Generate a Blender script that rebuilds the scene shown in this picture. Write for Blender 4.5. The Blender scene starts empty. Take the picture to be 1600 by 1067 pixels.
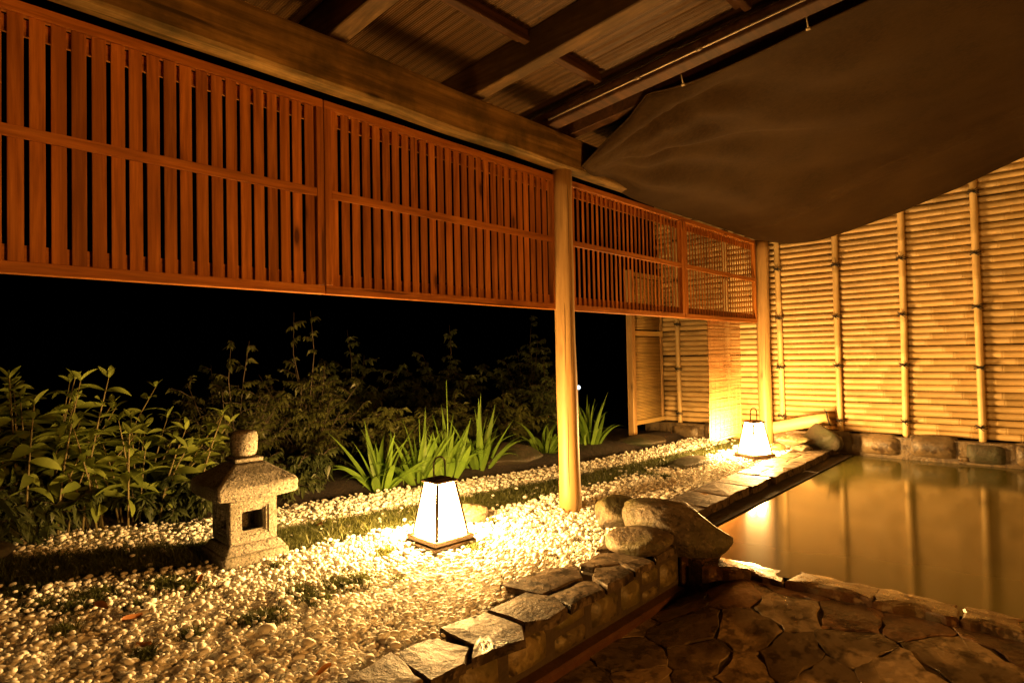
import bpy, bmesh, math, random
import numpy as np
from mathutils import Vector, Matrix, noise
R = math.radians
random.seed(7); RNG = np.random.default_rng(11)
S = bpy.context.scene
COL = S.collection

# ------------------------------------------------------------------ camera
# world: +Y runs along the lattice screen, +X across to the pool, gravel bed at z = 0
cam_d = bpy.data.cameras.new('camera'); cam = bpy.data.objects.new('camera', cam_d); COL.objects.link(cam)
F_PX, PITCH, ROLL, YAW, CAM_H = 962.14, R(1.26), R(1.15), R(42.22), 1.2
def _lev2w(l):
    c, s = math.cos(YAW), math.sin(YAW)
    return Vector((l[0]*c - l[2]*s, l[0]*s + l[2]*c, -l[1]))
_cp, _sp, _cr, _sr = math.cos(PITCH), math.sin(PITCH), math.cos(ROLL), math.sin(ROLL)
_M = np.array([[1,0,0],[0,_cp,-_sp],[0,_sp,_cp]]) @ np.array([[_cr,-_sr,0],[_sr,_cr,0],[0,0,1]])
_r = _lev2w(_M @ np.array([1,0,0])); _u = _lev2w(_M @ np.array([0,-1,0])); _b = -_lev2w(_M @ np.array([0,0,1]))
cam.matrix_world = Matrix(((_r.x,_u.x,_b.x,0),(_r.y,_u.y,_b.y,0),(_r.z,_u.z,_b.z,CAM_H),(0,0,0,1)))
cam_d.sensor_width = 36; cam_d.lens = F_PX/1600*36; cam_d.clip_start = .05; cam_d.clip_end = 300
S.camera = cam

# ------------------------------------------------------------------ world (night) and exposure
W = bpy.data.worlds.new('World'); S.world = W; W.use_nodes = True
nt = W.node_tree; nt.nodes.clear()
sky = nt.nodes.new('ShaderNodeTexSky'); sky.sky_type = 'NISHITA'; sky.sun_disc = False
sky.sun_elevation = R(-6); sky.sun_rotation = R(200)
bg = nt.nodes.new('ShaderNodeBackground'); bg.inputs['Strength'].default_value = .0006
wo = nt.nodes.new('ShaderNodeOutputWorld')
nt.links.new(sky.outputs[0], bg.inputs['Color']); nt.links.new(bg.outputs[0], wo.inputs['Surface'])
S.view_settings.view_transform = 'Standard'; S.view_settings.look = 'None'
S.view_settings.exposure = 0.0; S.view_settings.gamma = 1.0
try: S.view_settings.use_curve_mapping = False
except Exception: pass
S.cycles.use_denoising = True
S.cycles.max_bounces = 8; S.cycles.diffuse_bounces = 4; S.cycles.glossy_bounces = 4
S.cycles.caustics_reflective = False; S.cycles.caustics_refractive = False
S.cycles.sample_clamp_indirect = 6
LAMP_COL = (1.0, .535, .150)
PANE_GLOW = 640.0         # the paper panes of the floor lanterns
EAVE_GLOW = 880.0         # watts of the hooded hanging lamp beyond the right edge

# ------------------------------------------------------------------ helpers: objects
def thing(name, label, cat, loc=(0,0,0), rotz=0.0, group=None):
    o = bpy.data.objects.new(name, None); COL.objects.link(o)
    o.empty_display_size = .1
    o.location = loc; o.rotation_euler = (0,0,rotz)
    o['label'] = label; o['category'] = cat
    if group: o['group'] = group
    return o
def tag(o, label, cat, group=None):
    o['label'] = label; o['category'] = cat
    if group: o['group'] = group
    return o
def link(name, me, parent=None, loc=None, rot=None, scale=None):
    o = bpy.data.objects.new(name, me); COL.objects.link(o)
    if parent: o.parent = parent
    if loc is not None: o.location = loc
    if rot is not None: o.rotation_euler = rot
    if scale is not None: o.scale = scale
    return o
class MB:
    """collects vertices and faces, then makes one mesh"""
    def __init__(s): s.v = []; s.f = []; s.sm = []
    def add(s, vs, fs, smooth=False):
        n = len(s.v); s.v += [tuple(p) for p in vs]
        for f in fs: s.f.append(tuple(i+n for i in f)); s.sm.append(smooth)
    def box(s, x0,x1,y0,y1,z0,z1, ch=0.0, M=None):
        if ch <= 0:
            vs = [(x,y,z) for z in (z0,z1) for y in (y0,y1) for x in (x0,x1)]
            fs = [(0,2,3,1),(4,5,7,6),(0,1,5,4),(2,6,7,3),(0,4,6,2),(1,3,7,5)]
        else:   # chamfered box: 24 verts
            bm = bmesh.new(); bmesh.ops.create_cube(bm, size=1)
            for v in bm.verts:
                v.co = Vector((x0+(x1-x0)*(v.co.x+.5), y0+(y1-y0)*(v.co.y+.5), z0+(z1-z0)*(v.co.z+.5)))
            bmesh.ops.bevel(bm, geom=list(bm.edges), offset=ch, segments=1, affect='EDGES', profile=.5)
            bm.verts.index_update()
            vs = [v.co.copy() for v in bm.verts]; fs = [[v.index for v in f.verts] for f in bm.faces]; bm.free()
        if M is not None: vs = [M @ Vector(v) for v in vs]
        s.add(vs, fs)
    def tube(s, pts, rad, seg=8, cap=True, smooth=True):
        pts = [Vector(p) for p in pts]; n = len(pts)
        rad = [rad]*n if isinstance(rad, (int,float)) else rad
        rings = []; up = None
        for i,p in enumerate(pts):
            t = (pts[min(i+1,n-1)] - pts[max(i-1,0)])
            if t.length < 1e-9: t = Vector((0,0,1))
            t.normalize()
            if up is None:
                a = Vector((0,0,1)) if abs(t.z) < .9 else Vector((1,0,0))
                up = t.cross(a).normalized()
            up = (up - t*up.dot(t)).normalized()
            w = t.cross(up)
            rings.append([p + (up*math.cos(2*math.pi*k/seg) + w*math.sin(2*math.pi*k/seg))*rad[i] for k in range(seg)])
        base = len(s.v); vs = [v for r in rings for v in r]; fs = []
        for i in range(n-1):
            for k in range(seg):
                a = i*seg+k; b = i*seg+(k+1)%seg
                fs.append((a,b,b+seg,a+seg))
        s.add(vs, fs, smooth)
        if cap:
            s.f.append(tuple(base+k for k in reversed(range(seg)))); s.sm.append(False)
            s.f.append(tuple(base+(n-1)*seg+k for k in range(seg))); s.sm.append(False)
    def mesh(s, name, mat):
        me = bpy.data.meshes.new(name); me.from_pydata(s.v, [], s.f)
        me.polygons.foreach_set('use_smooth', s.sm); me.materials.append(mat); me.update()
        return me
    def build(s, name, mat, parent=None, **k):
        return link(name, s.mesh(name, mat), parent, **k)
def fast_mesh(name, V, F, mat, smooth=False):
    """numpy verts (n,3) and faces (m,k)"""
    me = bpy.data.meshes.new(name); V = np.asarray(V, np.float32); F = np.asarray(F, np.int32)
    m, k = F.shape
    me.vertices.add(len(V)); me.vertices.foreach_set('co', V.ravel())
    me.loops.add(m*k); me.loops.foreach_set('vertex_index', F.ravel())
    me.polygons.add(m); me.polygons.foreach_set('loop_start', np.arange(0, m*k, k, dtype=np.int32))
    me.polygons.foreach_set('use_smooth', np.full(m, smooth))
    me.materials.append(mat); me.update(calc_edges=True); me.validate()
    return me
def lerp_table(t, x):
    return np.interp(x, [a for a,_ in t], [b for _,b in t])

# ------------------------------------------------------------------ helpers: materials
def mat_new(name):
    m = bpy.data.materials.new(name); m.use_nodes = True
    n = m.node_tree.nodes; n.clear()
    out = n.new('ShaderNodeOutputMaterial'); b = n.new('ShaderNodeBsdfPrincipled')
    m.node_tree.links.new(b.outputs[0], out.inputs[0])
    return m, m.node_tree, b, out
def N(nt, t, **k):
    n = nt.nodes.new(t)
    for a,v in k.items():
        if a in ('inputs',):
            for i,x in v.items(): n.inputs[i].default_value = x
        else: setattr(n, a, v)
    return n
def ramp(nt, fac, stops, interp='LINEAR'):
    r = nt.nodes.new('ShaderNodeValToRGB'); r.color_ramp.interpolation = interp
    while len(r.color_ramp.elements) < len(stops): r.color_ramp.elements.new(.5)
    for e,(p,c) in zip(r.color_ramp.elements, stops):
        e.position = p; e.color = (*c,1) if len(c)==3 else c
    nt.links.new(fac, r.inputs[0]); return r.outputs[0]
def coords(nt, scale=(1,1,1), rand=True, gen='Object', rot=(0,0,0)):
    tc = N(nt,'ShaderNodeTexCoord'); mp = N(nt,'ShaderNodeMapping')
    mp.inputs['Scale'].default_value = scale; mp.inputs['Rotation'].default_value = rot
    nt.links.new(tc.outputs[gen], mp.inputs['Vector'])
    if rand:
        oi = N(nt,'ShaderNodeObjectInfo'); mul = N(nt,'ShaderNodeMath', operation='MULTIPLY'); mul.inputs[1].default_value = 37.0
        nt.links.new(oi.outputs['Random'], mul.inputs[0])
        cb = N(nt,'ShaderNodeCombineXYZ')
        for i in range(3): nt.links.new(mul.outputs[0], cb.inputs[i])
        nt.links.new(cb.outputs[0], mp.inputs['Location'])
    return mp.outputs[0]
def noise_n(nt, vec, scale, detail=6, rough=.6, dist=0.0):
    n = N(nt,'ShaderNodeTexNoise'); n.inputs['Scale'].default_value = scale; n.inputs['Detail'].default_value = detail
    n.inputs['Roughness'].default_value = rough; n.inputs['Distortion'].default_value = dist
    nt.links.new(vec, n.inputs['Vector']); return n.outputs['Fac']
def mix(nt, fac, a, b, mode='MIX'):
    m = N(nt,'ShaderNodeMix', data_type='RGBA', blend_type=mode)
    def put(sock, v):
        if hasattr(v,'links') or isinstance(v, bpy.types.NodeSocket): nt.links.new(v, sock)
        elif isinstance(v,(int,float)): sock.default_value = v
        else: sock.default_value = (*v,1)
    put(m.inputs[0], fac); put(m.inputs[6], a); put(m.inputs[7], b)
    return m.outputs[2]
def bump(nt, b, h, strength=.4, dist=.01, prev=None):
    bp = N(nt,'ShaderNodeBump'); bp.inputs['Strength'].default_value = strength; bp.inputs['Distance'].default_value = dist
    nt.links.new(h, bp.inputs['Height'])
    if prev is not None: nt.links.new(prev, bp.inputs['Normal'])
    nt.links.new(bp.outputs[0], b.inputs['Normal']); return bp.outputs[0]
def rand_val(nt, lo, hi):
    oi = N(nt,'ShaderNodeObjectInfo'); mr = N(nt,'ShaderNodeMapRange'); mr.inputs[3].default_value = lo; mr.inputs[4].default_value = hi
    nt.links.new(oi.outputs['Random'], mr.inputs[0]); return mr.outputs[0]
def hsv_val(nt, col, val, hue=None):
    h = N(nt,'ShaderNodeHueSaturation'); nt.links.new(col, h.inputs['Color']); nt.links.new(val, h.inputs['Value'])
    if hue is not None: nt.links.new(hue, h.inputs['Hue'])
    return h.outputs[0]

def wood(name, c_dark, c_mid, c_light, axis=2, rough=.6, fine=60, knots=True, stain=None, var=.12):
    m, nt, b, _ = mat_new(name)
    sc = [1,1,1]; sc[axis] = .06
    v = coords(nt, sc)
    g1 = noise_n(nt, v, fine, 4, .6, .3); g2 = noise_n(nt, v, 9, 3, .5, .8)
    c = ramp(nt, g1, [(.30,tuple(x*.8 for x in c_dark)),(.5,c_mid),(.70,tuple(min(x*1.12,1) for x in c_light))])
    c = mix(nt, ramp(nt, g2, [(.35,(0,0,0)),(.7,(.55,.55,.55))]), c, c_mid)
    sb = [4,4,4]; sb[axis] = .25
    g3 = noise_n(nt, coords(nt, sb), 2.6, 5, .7, .6)
    c = mix(nt, ramp(nt, g3, [(.40,(0,0,0)),(.62,(.7,.7,.7))]), c, tuple(x*.55 for x in c_dark))
    sl_ = [1,1,1]; sl_[axis] = .035
    g4 = noise_n(nt, coords(nt, sl_), 22, 2, .5, .2)
    c = mix(nt, ramp(nt, g4, [(.70,(0,0,0)),(.735,(.75,.75,.75))]), c, tuple(x*.25 for x in c_dark))
    if knots:
        sk = [1,1,1]; sk[axis] = .33
        vk = coords(nt, sk)
        vo = N(nt,'ShaderNodeTexVoronoi'); vo.inputs['Scale'].default_value = 6.0; nt.links.new(vk, vo.inputs['Vector'])
        k = ramp(nt, vo.outputs['Distance'], [(.06,(1,1,1)),(.12,(.35,.35,.35)),(.19,(0,0,0))])
        c = mix(nt, k, c, tuple(x*.32 for x in c_dark))
    if stain:
        s = noise_n(nt, coords(nt), stain[1], 5, .65)
        c = mix(nt, ramp(nt, s, [(.42,(0,0,0)),(.68,(.85,.85,.85))]), c, stain[0])
    c = hsv_val(nt, c, rand_val(nt, 1-var, 1+var))
    nt.links.new(c, b.inputs['Base Color']); b.inputs['Roughness'].default_value = rough
    bump(nt, b, g1, .35, .004)
    return m
def stone(name, c1, c2, speck=None, rough=.75, scale=3.0, bs=.5, bd=.012, moss=None, wet=None, var=.12, fine=40):
    m, nt, b, _ = mat_new(name)
    v = coords(nt)
    n1 = noise_n(nt, v, scale, 8, .65, .3); n2 = noise_n(nt, v, fine, 5, .7)
    c = ramp(nt, n1, [(.3,c1),(.7,c2)])
    if speck:
        vo = noise_n(nt, v, speck[1], 2, .6)
        c = mix(nt, ramp(nt, vo, [(.50,(0,0,0)),(.62,(1,1,1))]), c, speck[0])
        if len(speck) > 2:
            vo2 = noise_n(nt, v, speck[1]*1.37, 2, .6)
            c = mix(nt, ramp(nt, vo2, [(.56,(0,0,0)),(.66,(1,1,1))]), c, speck[2])
    if moss:
        mo = noise_n(nt, v, moss[1], 6, .7)
        c = mix(nt, ramp(nt, mo, [(.48,(0,0,0)),(.64,(.85,.85,.85))]), c, moss[0])
    rgh = None
    if wet:    # irregular damp patches: darker and glossier
        w = ramp(nt, noise_n(nt, v, wet[0], 3, .5), [(wet[1],(0,0,0)),(wet[1]+.05,(1,1,1))])
        c = mix(nt, w, c, mix(nt, .62, c, (.012,.008,.005)))
        r = ramp(nt, w, [(0,(rough,)*3),(1,(wet[2],)*3)]); nt.links.new(r, b.inputs['Roughness'])
    else:
        r = ramp(nt, n2, [(.3,(rough-.12,)*3),(.7,(min(rough+.12,1),)*3)]); nt.links.new(r, b.inputs['Roughness'])
    c = hsv_val(nt, c, rand_val(nt, 1-var, 1+var))
    nt.links.new(c, b.inputs['Base Color'])
    p = bump(nt, b, n1, bs, bd*2); bump(nt, b, n2, bs, bd*.5, p)
    return m
def leaf_mat(name, c1, c2, var=.35, rough=.45, trans=.35, nscale=2.0):
    m, nt, b, out = mat_new(name)
    v = coords(nt)
    n1 = noise_n(nt, v, nscale, 3, .6)
    c = ramp(nt, n1, [(.3,c1),(.7,c2)])
    c = hsv_val(nt, c, rand_val(nt, 1-var, 1+var))
    nt.links.new(c, b.inputs['Base Color']); b.inputs['Roughness'].default_value = rough
    t = N(nt,'ShaderNodeBsdfTranslucent'); nt.links.new(c, t.inputs['Color'])
    mx = N(nt,'ShaderNodeMixShader'); mx.inputs[0].default_value = trans
    nt.links.new(b.outputs[0], mx.inputs[1]); nt.links.new(t.outputs[0], mx.inputs[2]); nt.links.new(mx.outputs[0], out.inputs[0])
    return m
def plain(name, c, rough=.5, metallic=0.0, nz=None):
    m, nt, b, _ = mat_new(name)
    n1 = noise_n(nt, coords(nt), nz or 25, 4, .6)
    cc = ramp(nt, n1, [(.3,tuple(x*.75 for x in c)),(.7,tuple(min(x*1.2,1) for x in c))])
    nt.links.new(cc, b.inputs['Base Color']); b.inputs['Roughness'].default_value = rough; b.inputs['Metallic'].default_value = metallic
    bump(nt, b, n1, .15, .003)
    return m
def glow(name, col, strength):
    m, nt, b, _ = mat_new(name)
    n1 = noise_n(nt, coords(nt, rand=False), 30, 3, .6)
    c = ramp(nt, n1, [(.3,tuple(x*.94 for x in col)),(.7,col)])
    b.inputs['Base Color'].default_value = (.75,.68,.5,1); b.inputs['Roughness'].default_value = .8
    nt.links.new(c, b.inputs['Emission Color']); b.inputs['Emission Strength'].default_value = strength
    return m

M_SLAT = wood('stained cedar', (.34,.110,.018), (.52,.185,.030), (.60,.24,.045), 2, .55, 55, True, None, .14)
M_RAILY = wood('stained cedar rail', (.34,.110,.018), (.52,.185,.030), (.60,.24,.045), 1, .55, 55, True, None, .10)
M_BEAM = wood('weathered beam', (.17,.10,.028), (.34,.205,.062), (.46,.29,.095), 1, .7, 30, True, ((.045,.036,.012),2.6), .05)
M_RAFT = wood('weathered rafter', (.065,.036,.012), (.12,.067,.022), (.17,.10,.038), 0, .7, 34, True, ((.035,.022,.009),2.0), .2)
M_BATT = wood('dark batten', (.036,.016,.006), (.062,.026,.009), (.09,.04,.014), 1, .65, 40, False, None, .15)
M_POST = wood('peeled log', (.34,.20,.07), (.46,.29,.11), (.52,.34,.14), 2, .5, 26, True, ((.34,.20,.075),1.4), .04)
for m_ in (M_BEAM, M_RAFT, M_BATT, M_SLAT, M_RAILY): m_.node_tree.nodes['Principled BSDF'].inputs['Specular IOR Level'].default_value = .15
def bamboo(name, c1, c2, axis):
    m, nt, b, _ = mat_new(name)
    sc = [14,14,14]; sc[axis] = .9
    v = coords(nt, sc); g = noise_n(nt, v, 3.0, 5, .65)
    v2 = coords(nt, (1,1,1)); g2 = noise_n(nt, v2, 2.2, 4, .6)
    c = ramp(nt, g, [(.28,c1),(.72,c2)])
    c = mix(nt, ramp(nt, g2, [(.45,(0,0,0)),(.75,(.6,.6,.6))]), c, tuple(x*.62 for x in c1))
    c = hsv_val(nt, c, rand_val(nt, .74, 1.10))
    nt.links.new(c, b.inputs['Base Color']); b.inputs['Roughness'].default_value = .5
    bump(nt, b, g, .2, .002); return m
M_BAMX = bamboo('dried bamboo pole', (.44,.30,.122), (.57,.41,.185), 0)
M_BAMZ = bamboo('dried bamboo upright', (.56,.39,.165), (.71,.53,.25), 2)
M_BAMY = bamboo('dried bamboo lath', (.46,.31,.10), (.60,.42,.155), 1)
M_ROPE = plain('black hemp cord', (.02,.014,.010), .8, 0, 120)
M_GRAN = stone('granite', (.14,.125,.105), (.235,.215,.185), ((.035,.028,.02),75,(.42,.38,.30)), .9, 3.2, 1.0, .012, ((.085,.078,.045),3.0), None, .03, 55)
M_SLATE = stone('split slate coping', (.055,.040,.027), (.14,.105,.072), ((.03,.022,.014),16,(.17,.13,.09)), .62, 5.5, .9, .012, None, (2.7,.575,.16), .12, 26)
M_SLATE.node_tree.nodes['Principled BSDF'].inputs['Specular IOR Level'].default_value = .10
M_FACE = stone('facing stone', (.075,.055,.022), (.20,.15,.065), ((.045,.032,.012),12,(.24,.19,.09)), .42, 5.0, .6, .014, ((.10,.085,.025),2.2), None, .22, 30)
M_FLAG = stone('wet flagstone', (.15,.108,.058), (.34,.25,.14), ((.095,.068,.036),13,(.33,.245,.14)), .34, 5.5, .6, .011, None, (2.1,.46,.12), .2, 34)
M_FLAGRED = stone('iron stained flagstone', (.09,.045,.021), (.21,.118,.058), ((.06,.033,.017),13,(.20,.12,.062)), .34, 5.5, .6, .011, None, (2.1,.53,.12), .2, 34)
M_RIM = stone('iron stained rim stone', (.040,.018,.008), (.085,.042,.018), ((.022,.012,.006),15,(.14,.085,.04)), .30, 5.0, .30, .006, ((.09,.06,.024),2.5), None, .15, 28)
rimb = M_RIM.node_tree.nodes['Principled BSDF']; rimb.inputs['Coat Weight'].default_value = .6; rimb.inputs['Coat Roughness'].default_value = .05; rimb.inputs['Coat IOR'].default_value = 1.33
M_ROCK = stone('river boulder', (.060,.044,.027), (.165,.125,.08), ((.035,.025,.015),22,(.20,.16,.11)), .5, 3.4, .9, .03, ((.12,.11,.04),2.0), None, .16, 30)
M_DROCK = stone('dark mossy boulder', (.035,.027,.017), (.075,.057,.034), None, .6, 3.0, .7, .02, ((.03,.036,.012),2.5), None, .2, 30)
M_MORTAR = stone('mortar', (.035,.025,.013), (.07,.05,.025), None, .6, 9.0, .6, .01)
M_FOOTM = stone('brown mortar', (.075,.05,.022), (.15,.105,.05), ((.05,.03,.012),14), .5, 6.0, .8, .015)
M_FOOTS = stone('rounded footing stone', (.07,.048,.024), (.16,.115,.06), ((.04,.025,.012),9), .4, 5.0, .7, .014, None, None, .3, 30)
M_KERB = stone('iron stained kerb', (.055,.022,.010), (.12,.052,.02), None, .4, 5.0, .5, .01)
M_SOIL = stone('soil', (.018,.012,.008), (.045,.028,.016), None, .95, 6.0, .9, .03)
M_BLACK = plain('black lacquered steel', (.035,.025,.018), .4, .6)
M_LWOOD = wood('dark lantern wood', (.05,.028,.014), (.085,.05,.025), (.12,.07,.035), 0, .5, 40, False, None, .05)
M_PAPER = glow('lantern paper lit from inside', LAMP_COL, PANE_GLOW)
M_PAPER.cycles.emission_sampling = 'FRONT'
M_PAPERB = plain('lantern paper, inner side', (.70,.62,.45), .9)
M_PIPE = plain('galvanised conduit', (.22,.17,.12), .40, .6)

# ------------------------------------------------------------------ garden tables (X as a function of Y)
GRASS_B = [(-2,-5.9),(.7,-5.0),(1.67,-4.32),(2.35,-4.21),(3.13,-4.0),(4.6,-3.72),(5.94,-3.53),(8.2,-3.30)]
GRASS_F = [(-2,-5.0),(.6,-4.30),(1.5,-3.80),(2.07,-3.64),(2.66,-3.54),(3.2,-3.46),(4.18,-3.30),(5.5,-3.20),(6.6,-3.16),(8.2,-3.05)]
GRAV_B  = [(-2,-7.0),(.8,-5.72),(1.81,-4.93),(2.67,-4.78),(3.56,-4.54),(4.3,-4.36),(5.2,-4.15),(6.2,-3.98),(8.2,-3.86)]
COPE_IN = [(-2,-2.03),(1.2,-2.02),(1.9,-2.05),(2.3,-2.14),(2.7,-2.1),(3.0,-2.06),(3.5,-2.2),(4.0,-2.38),(4.6,-2.42),(8.2,-2.44)]
TUFTS = []   # filled below: weeds in the gravel (x, y, radius)
def pix(px, py, z=0.0):
    """where a line of sight noted from the photograph meets the level z; used only to read off positions"""
    d = _r*((px-800)/F_PX) - _u*((py-533.5)/F_PX) - _b
    t = (z-CAM_H)/d.z
    return d.x*t, d.y*t
for px,py,r in [(470,925,.13),(535,912,.13),(500,935,.10),(420,962,.10),(390,968,.07),(300,990,.07),(225,1022,.07),(80,905,.18),(150,930,.14),(30,925,.16),(60,945,.1),(110,950,.12),
                (255,912,.13),(430,885,.06),(600,862,.10),(770,815,.05),(745,855,.10),(1010,742,.13),(1040,745,.08),(620,905,.04),(100,985,.07),(210,948,.07),(290,915,.12),(560,905,.09),(665,836,.1)]:
    TUFTS.append((*pix(px,py), r))

# ------------------------------------------------------------------ the ground
def grid_sheet(name, x0,x1,y0,y1, nx, ny, zf, mat, skip=None):
    xs = np.linspace(x0,x1,nx+1); ys = np.linspace(y0,y1,ny+1)
    V = [(x,y,zf(x,y)) for y in ys for x in xs]
    F = [(j*(nx+1)+i, j*(nx+1)+i+1, (j+1)*(nx+1)+i+1, (j+1)*(nx+1)+i) for j in range(ny) for i in range(nx)]
    me = fast_mesh(name, V, F, mat, True); o = link(name, me); o['kind'] = 'structure'; return o
def soil_z(x, y):
    b = float(lerp_table(GRAV_B, y))
    h = .05*noise.noise(Vector((x*1.3,y*1.3,0)))
    if x < b: return -.045 + min((b-x)*.25, .10) + h*min((b-x)*2,1)
    return -.045
grid_sheet('garden_ground', -9, -1.92, -3, 8.1, 70, 110, soil_z, M_SOIL)
ms = MB()
for x0,x1,y0,y1 in ((-90,-9,-60,90),(-9,-1.92,-60,-3),(-9,-1.92,8.1,90)):
    ms.add([(x0,y0,-.06),(x1,y0,-.06),(x1,y1,-.06),(x0,y1,-.06)], [(0,1,2,3)])
o = ms.build('distant_ground', M_SOIL); o['kind'] = 'structure'
def sstep(t): t = min(max(t,0),1); return t*t*(3-2*t)
def floor_z(x, y): return -.252 + .172*sstep((y-2.5)/.85)*sstep((x+1.80)/.45)   # the paving rises towards the pool rim
bath_floor = grid_sheet('bath_floor', -1.9, 3.5, -4, 3.5, 60, 80, lambda x,y: floor_z(x,y)-.010, M_MORTAR)

M_GRIT = stone('pale grit', (.40,.35,.26), (.62,.57,.46), None, .9, 30, .9, .01)
def strip_sheet(name, ta, tb, y0, y1, z, mat):
    V = []; F = []; n_ = 80
    for j in range(n_+1):
        y = y0+(y1-y0)*j/n_
        V += [(float(lerp_table(ta,y)),y,z),(float(lerp_table(tb,y)),y,z)]
    F = [(2*j,2*j+1,2*j+3,2*j+2) for j in range(n_)]
    o = link(name, fast_mesh(name, V, F, mat)); o['kind'] = 'structure'
strip_sheet('gravel_bed', [(y,x+.12) for y,x in GRASS_F], COPE_IN, -1, 8.02, -.030, M_GRIT)
strip_sheet('gravel_bed', [(y,x+.08) for y,x in GRAV_B], [(y,x-.08) for y,x in GRASS_B], -1, 8.02, -.030, M_GRIT)
# pebble gravel: one mass of instanced pebbles, thinned where grass grows
m, nt_, b_, _ = mat_new('white pebble')
cc = ramp(nt_, rand_val(nt_,0,1), [(0,(.70,.65,.55)),(.25,(.80,.77,.70)),(.6,(.86,.84,.78)),(.97,(.88,.86,.82)),(1,(.55,.47,.35))])
pn = noise_n(nt_, coords(nt_), 30, 4, .6)
cc = mix(nt_, ramp(nt_, pn, [(.45,(0,0,0)),(.85,(.4,.4,.4))]), cc, (.62,.54,.40))
nt_.links.new(cc, b_.inputs['Base Color']); b_.inputs['Roughness'].default_value = .75
bump(nt_, b_, pn, .2, .002)
M_PEB = m
peb_objs = []
for k in range(7):
    bm = bmesh.new(); bmesh.ops.create_icosphere(bm, subdivisions=2 if k < 7 else 1, radius=.5)
    for v in bm.verts:
        n_ = noise.noise(v.co*1.6 + Vector((k*7.1,3,1)))*.16
        v.co = Vector((v.co.x*(1.25+.1*(k%3)), v.co.y*(.95-.04*(k%2)), v.co.z*(.68+.05*(k%4))))*(1+n_)
    me = bpy.data.meshes.new('pebble_form'); bm.to_mesh(me); bm.free()
    me.polygons.foreach_set('use_smooth', [True]*len(me.polygons)); me.materials.append(M_PEB)
    peb_objs.append(bpy.data.objects.new('pebble_form', me))
def pebble_points():
    P = []
    sp = .0208
    ys = np.arange(-.7, 8.0, sp*.87)
    for j,y in enumerate(ys):
        xa = float(lerp_table(GRAV_B, y)); xb = float(lerp_table(COPE_IN, y)) + .02
        xs = np.arange(xa, xb, sp) + (j%2)*sp/2
        n = len(xs)
        jx = xs + RNG.uniform(-.008,.008,n); jy = y + RNG.uniform(-.008,.008,n)
        gb = lerp_table(GRASS_B, jy); gf = lerp_table(GRASS_F, jy)
        wob = np.array([.07*noise.noise(Vector((a*4,c*4,5))) for a,c in zip(jx,jy)])
        ingrass = (jx > gb+wob) & (jx < gf+wob)
        keep = ~ingrass | (RNG.uniform(0,1,n) < .03)
        for tx,ty,tr in TUFTS:
            d = np.hypot(jx-tx, jy-ty); keep &= ~((d < tr*.75) & (RNG.uniform(0,1,n) < .55))
        edge = (jx < xa+.06) & (RNG.uniform(0,1,n) < .45); keep &= ~edge
        for a,c,kp in zip(jx,jy,keep):
            if not kp: continue
            hump = .018*noise.noise(Vector((a*2.2,c*2.2,0))) + .01
            P.append((a,c,-.020+hump*.7+RNG.uniform(-.005,.007), 0))
            if RNG.uniform() < .22: P.append((a+RNG.uniform(-.015,.015),c+RNG.uniform(-.015,.015),-.002+hump+RNG.uniform(0,.010), 1))
    return P
PP = pebble_points()
me = bpy.data.meshes.new('gravel'); me.from_pydata([p[:3] for p in PP], [], [])
n = len(PP)
a_ = me.attributes.new('rot','FLOAT_VECTOR','POINT'); rv = np.stack([RNG.normal(0,.19,n), RNG.normal(0,.19,n), RNG.uniform(0,6.283,n)],1)
a_.data.foreach_set('vector', rv.astype(np.float32).ravel())
a_ = me.attributes.new('siz','FLOAT','POINT'); sv = .0218*np.exp(RNG.normal(0,.26,n)); sv[RNG.uniform(0,1,n) < .01] *= 1.5
a_.data.foreach_set('value', sv.astype(np.float32))
a_ = me.attributes.new('pick','INT','POINT'); a_.data.foreach_set('value', RNG.integers(0,len(peb_objs),n).astype(np.int32))
gravel = link('gravel', me); gravel['kind'] = 'stuff'
ng = bpy.data.node_groups.new('scatter_pebbles','GeometryNodeTree')
ng.interface.new_socket('Geometry', in_out='INPUT', socket_type='NodeSocketGeometry'); ng.interface.new_socket('Geometry', in_out='OUTPUT', socket_type='NodeSocketGeometry')
gi = ng.nodes.new('NodeGroupInput'); go = ng.nodes.new('NodeGroupOutput'); jn = ng.nodes.new('GeometryNodeJoinGeometry')
def named(nm, t):
    x = ng.nodes.new('GeometryNodeInputNamedAttribute'); x.data_type = t; x.inputs['Name'].default_value = nm
    return [s for s in x.outputs if s.enabled][0]
for k,po in enumerate(peb_objs):
    oi = ng.nodes.new('GeometryNodeObjectInfo'); oi.inputs['Object'].default_value = po; oi.inputs['As Instance'].default_value = True
    ip = ng.nodes.new('GeometryNodeInstanceOnPoints')
    cmp_ = ng.nodes.new('FunctionNodeCompare'); cmp_.data_type = 'INT'; cmp_.operation = 'EQUAL'
    ii = [s for s in cmp_.inputs if s.type == 'INT']
    ng.links.new(named('pick','INT'), ii[0]); ii[1].default_value = k
    ng.links.new(gi.outputs[0], ip.inputs['Points']); ng.links.new(cmp_.outputs[0], ip.inputs['Selection'])
    ng.links.new(oi.outputs['Geometry'], ip.inputs['Instance'])
    ng.links.new(named('rot','FLOAT_VECTOR'), ip.inputs['Rotation']); ng.links.new(named('siz','FLOAT'), ip.inputs['Scale'])
    ng.links.new(ip.outputs[0], jn.inputs[0])
ng.links.new(jn.outputs[0], go.inputs[0])
md = gravel.modifiers.new('scatter','NODES'); md.node_group = ng

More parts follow.
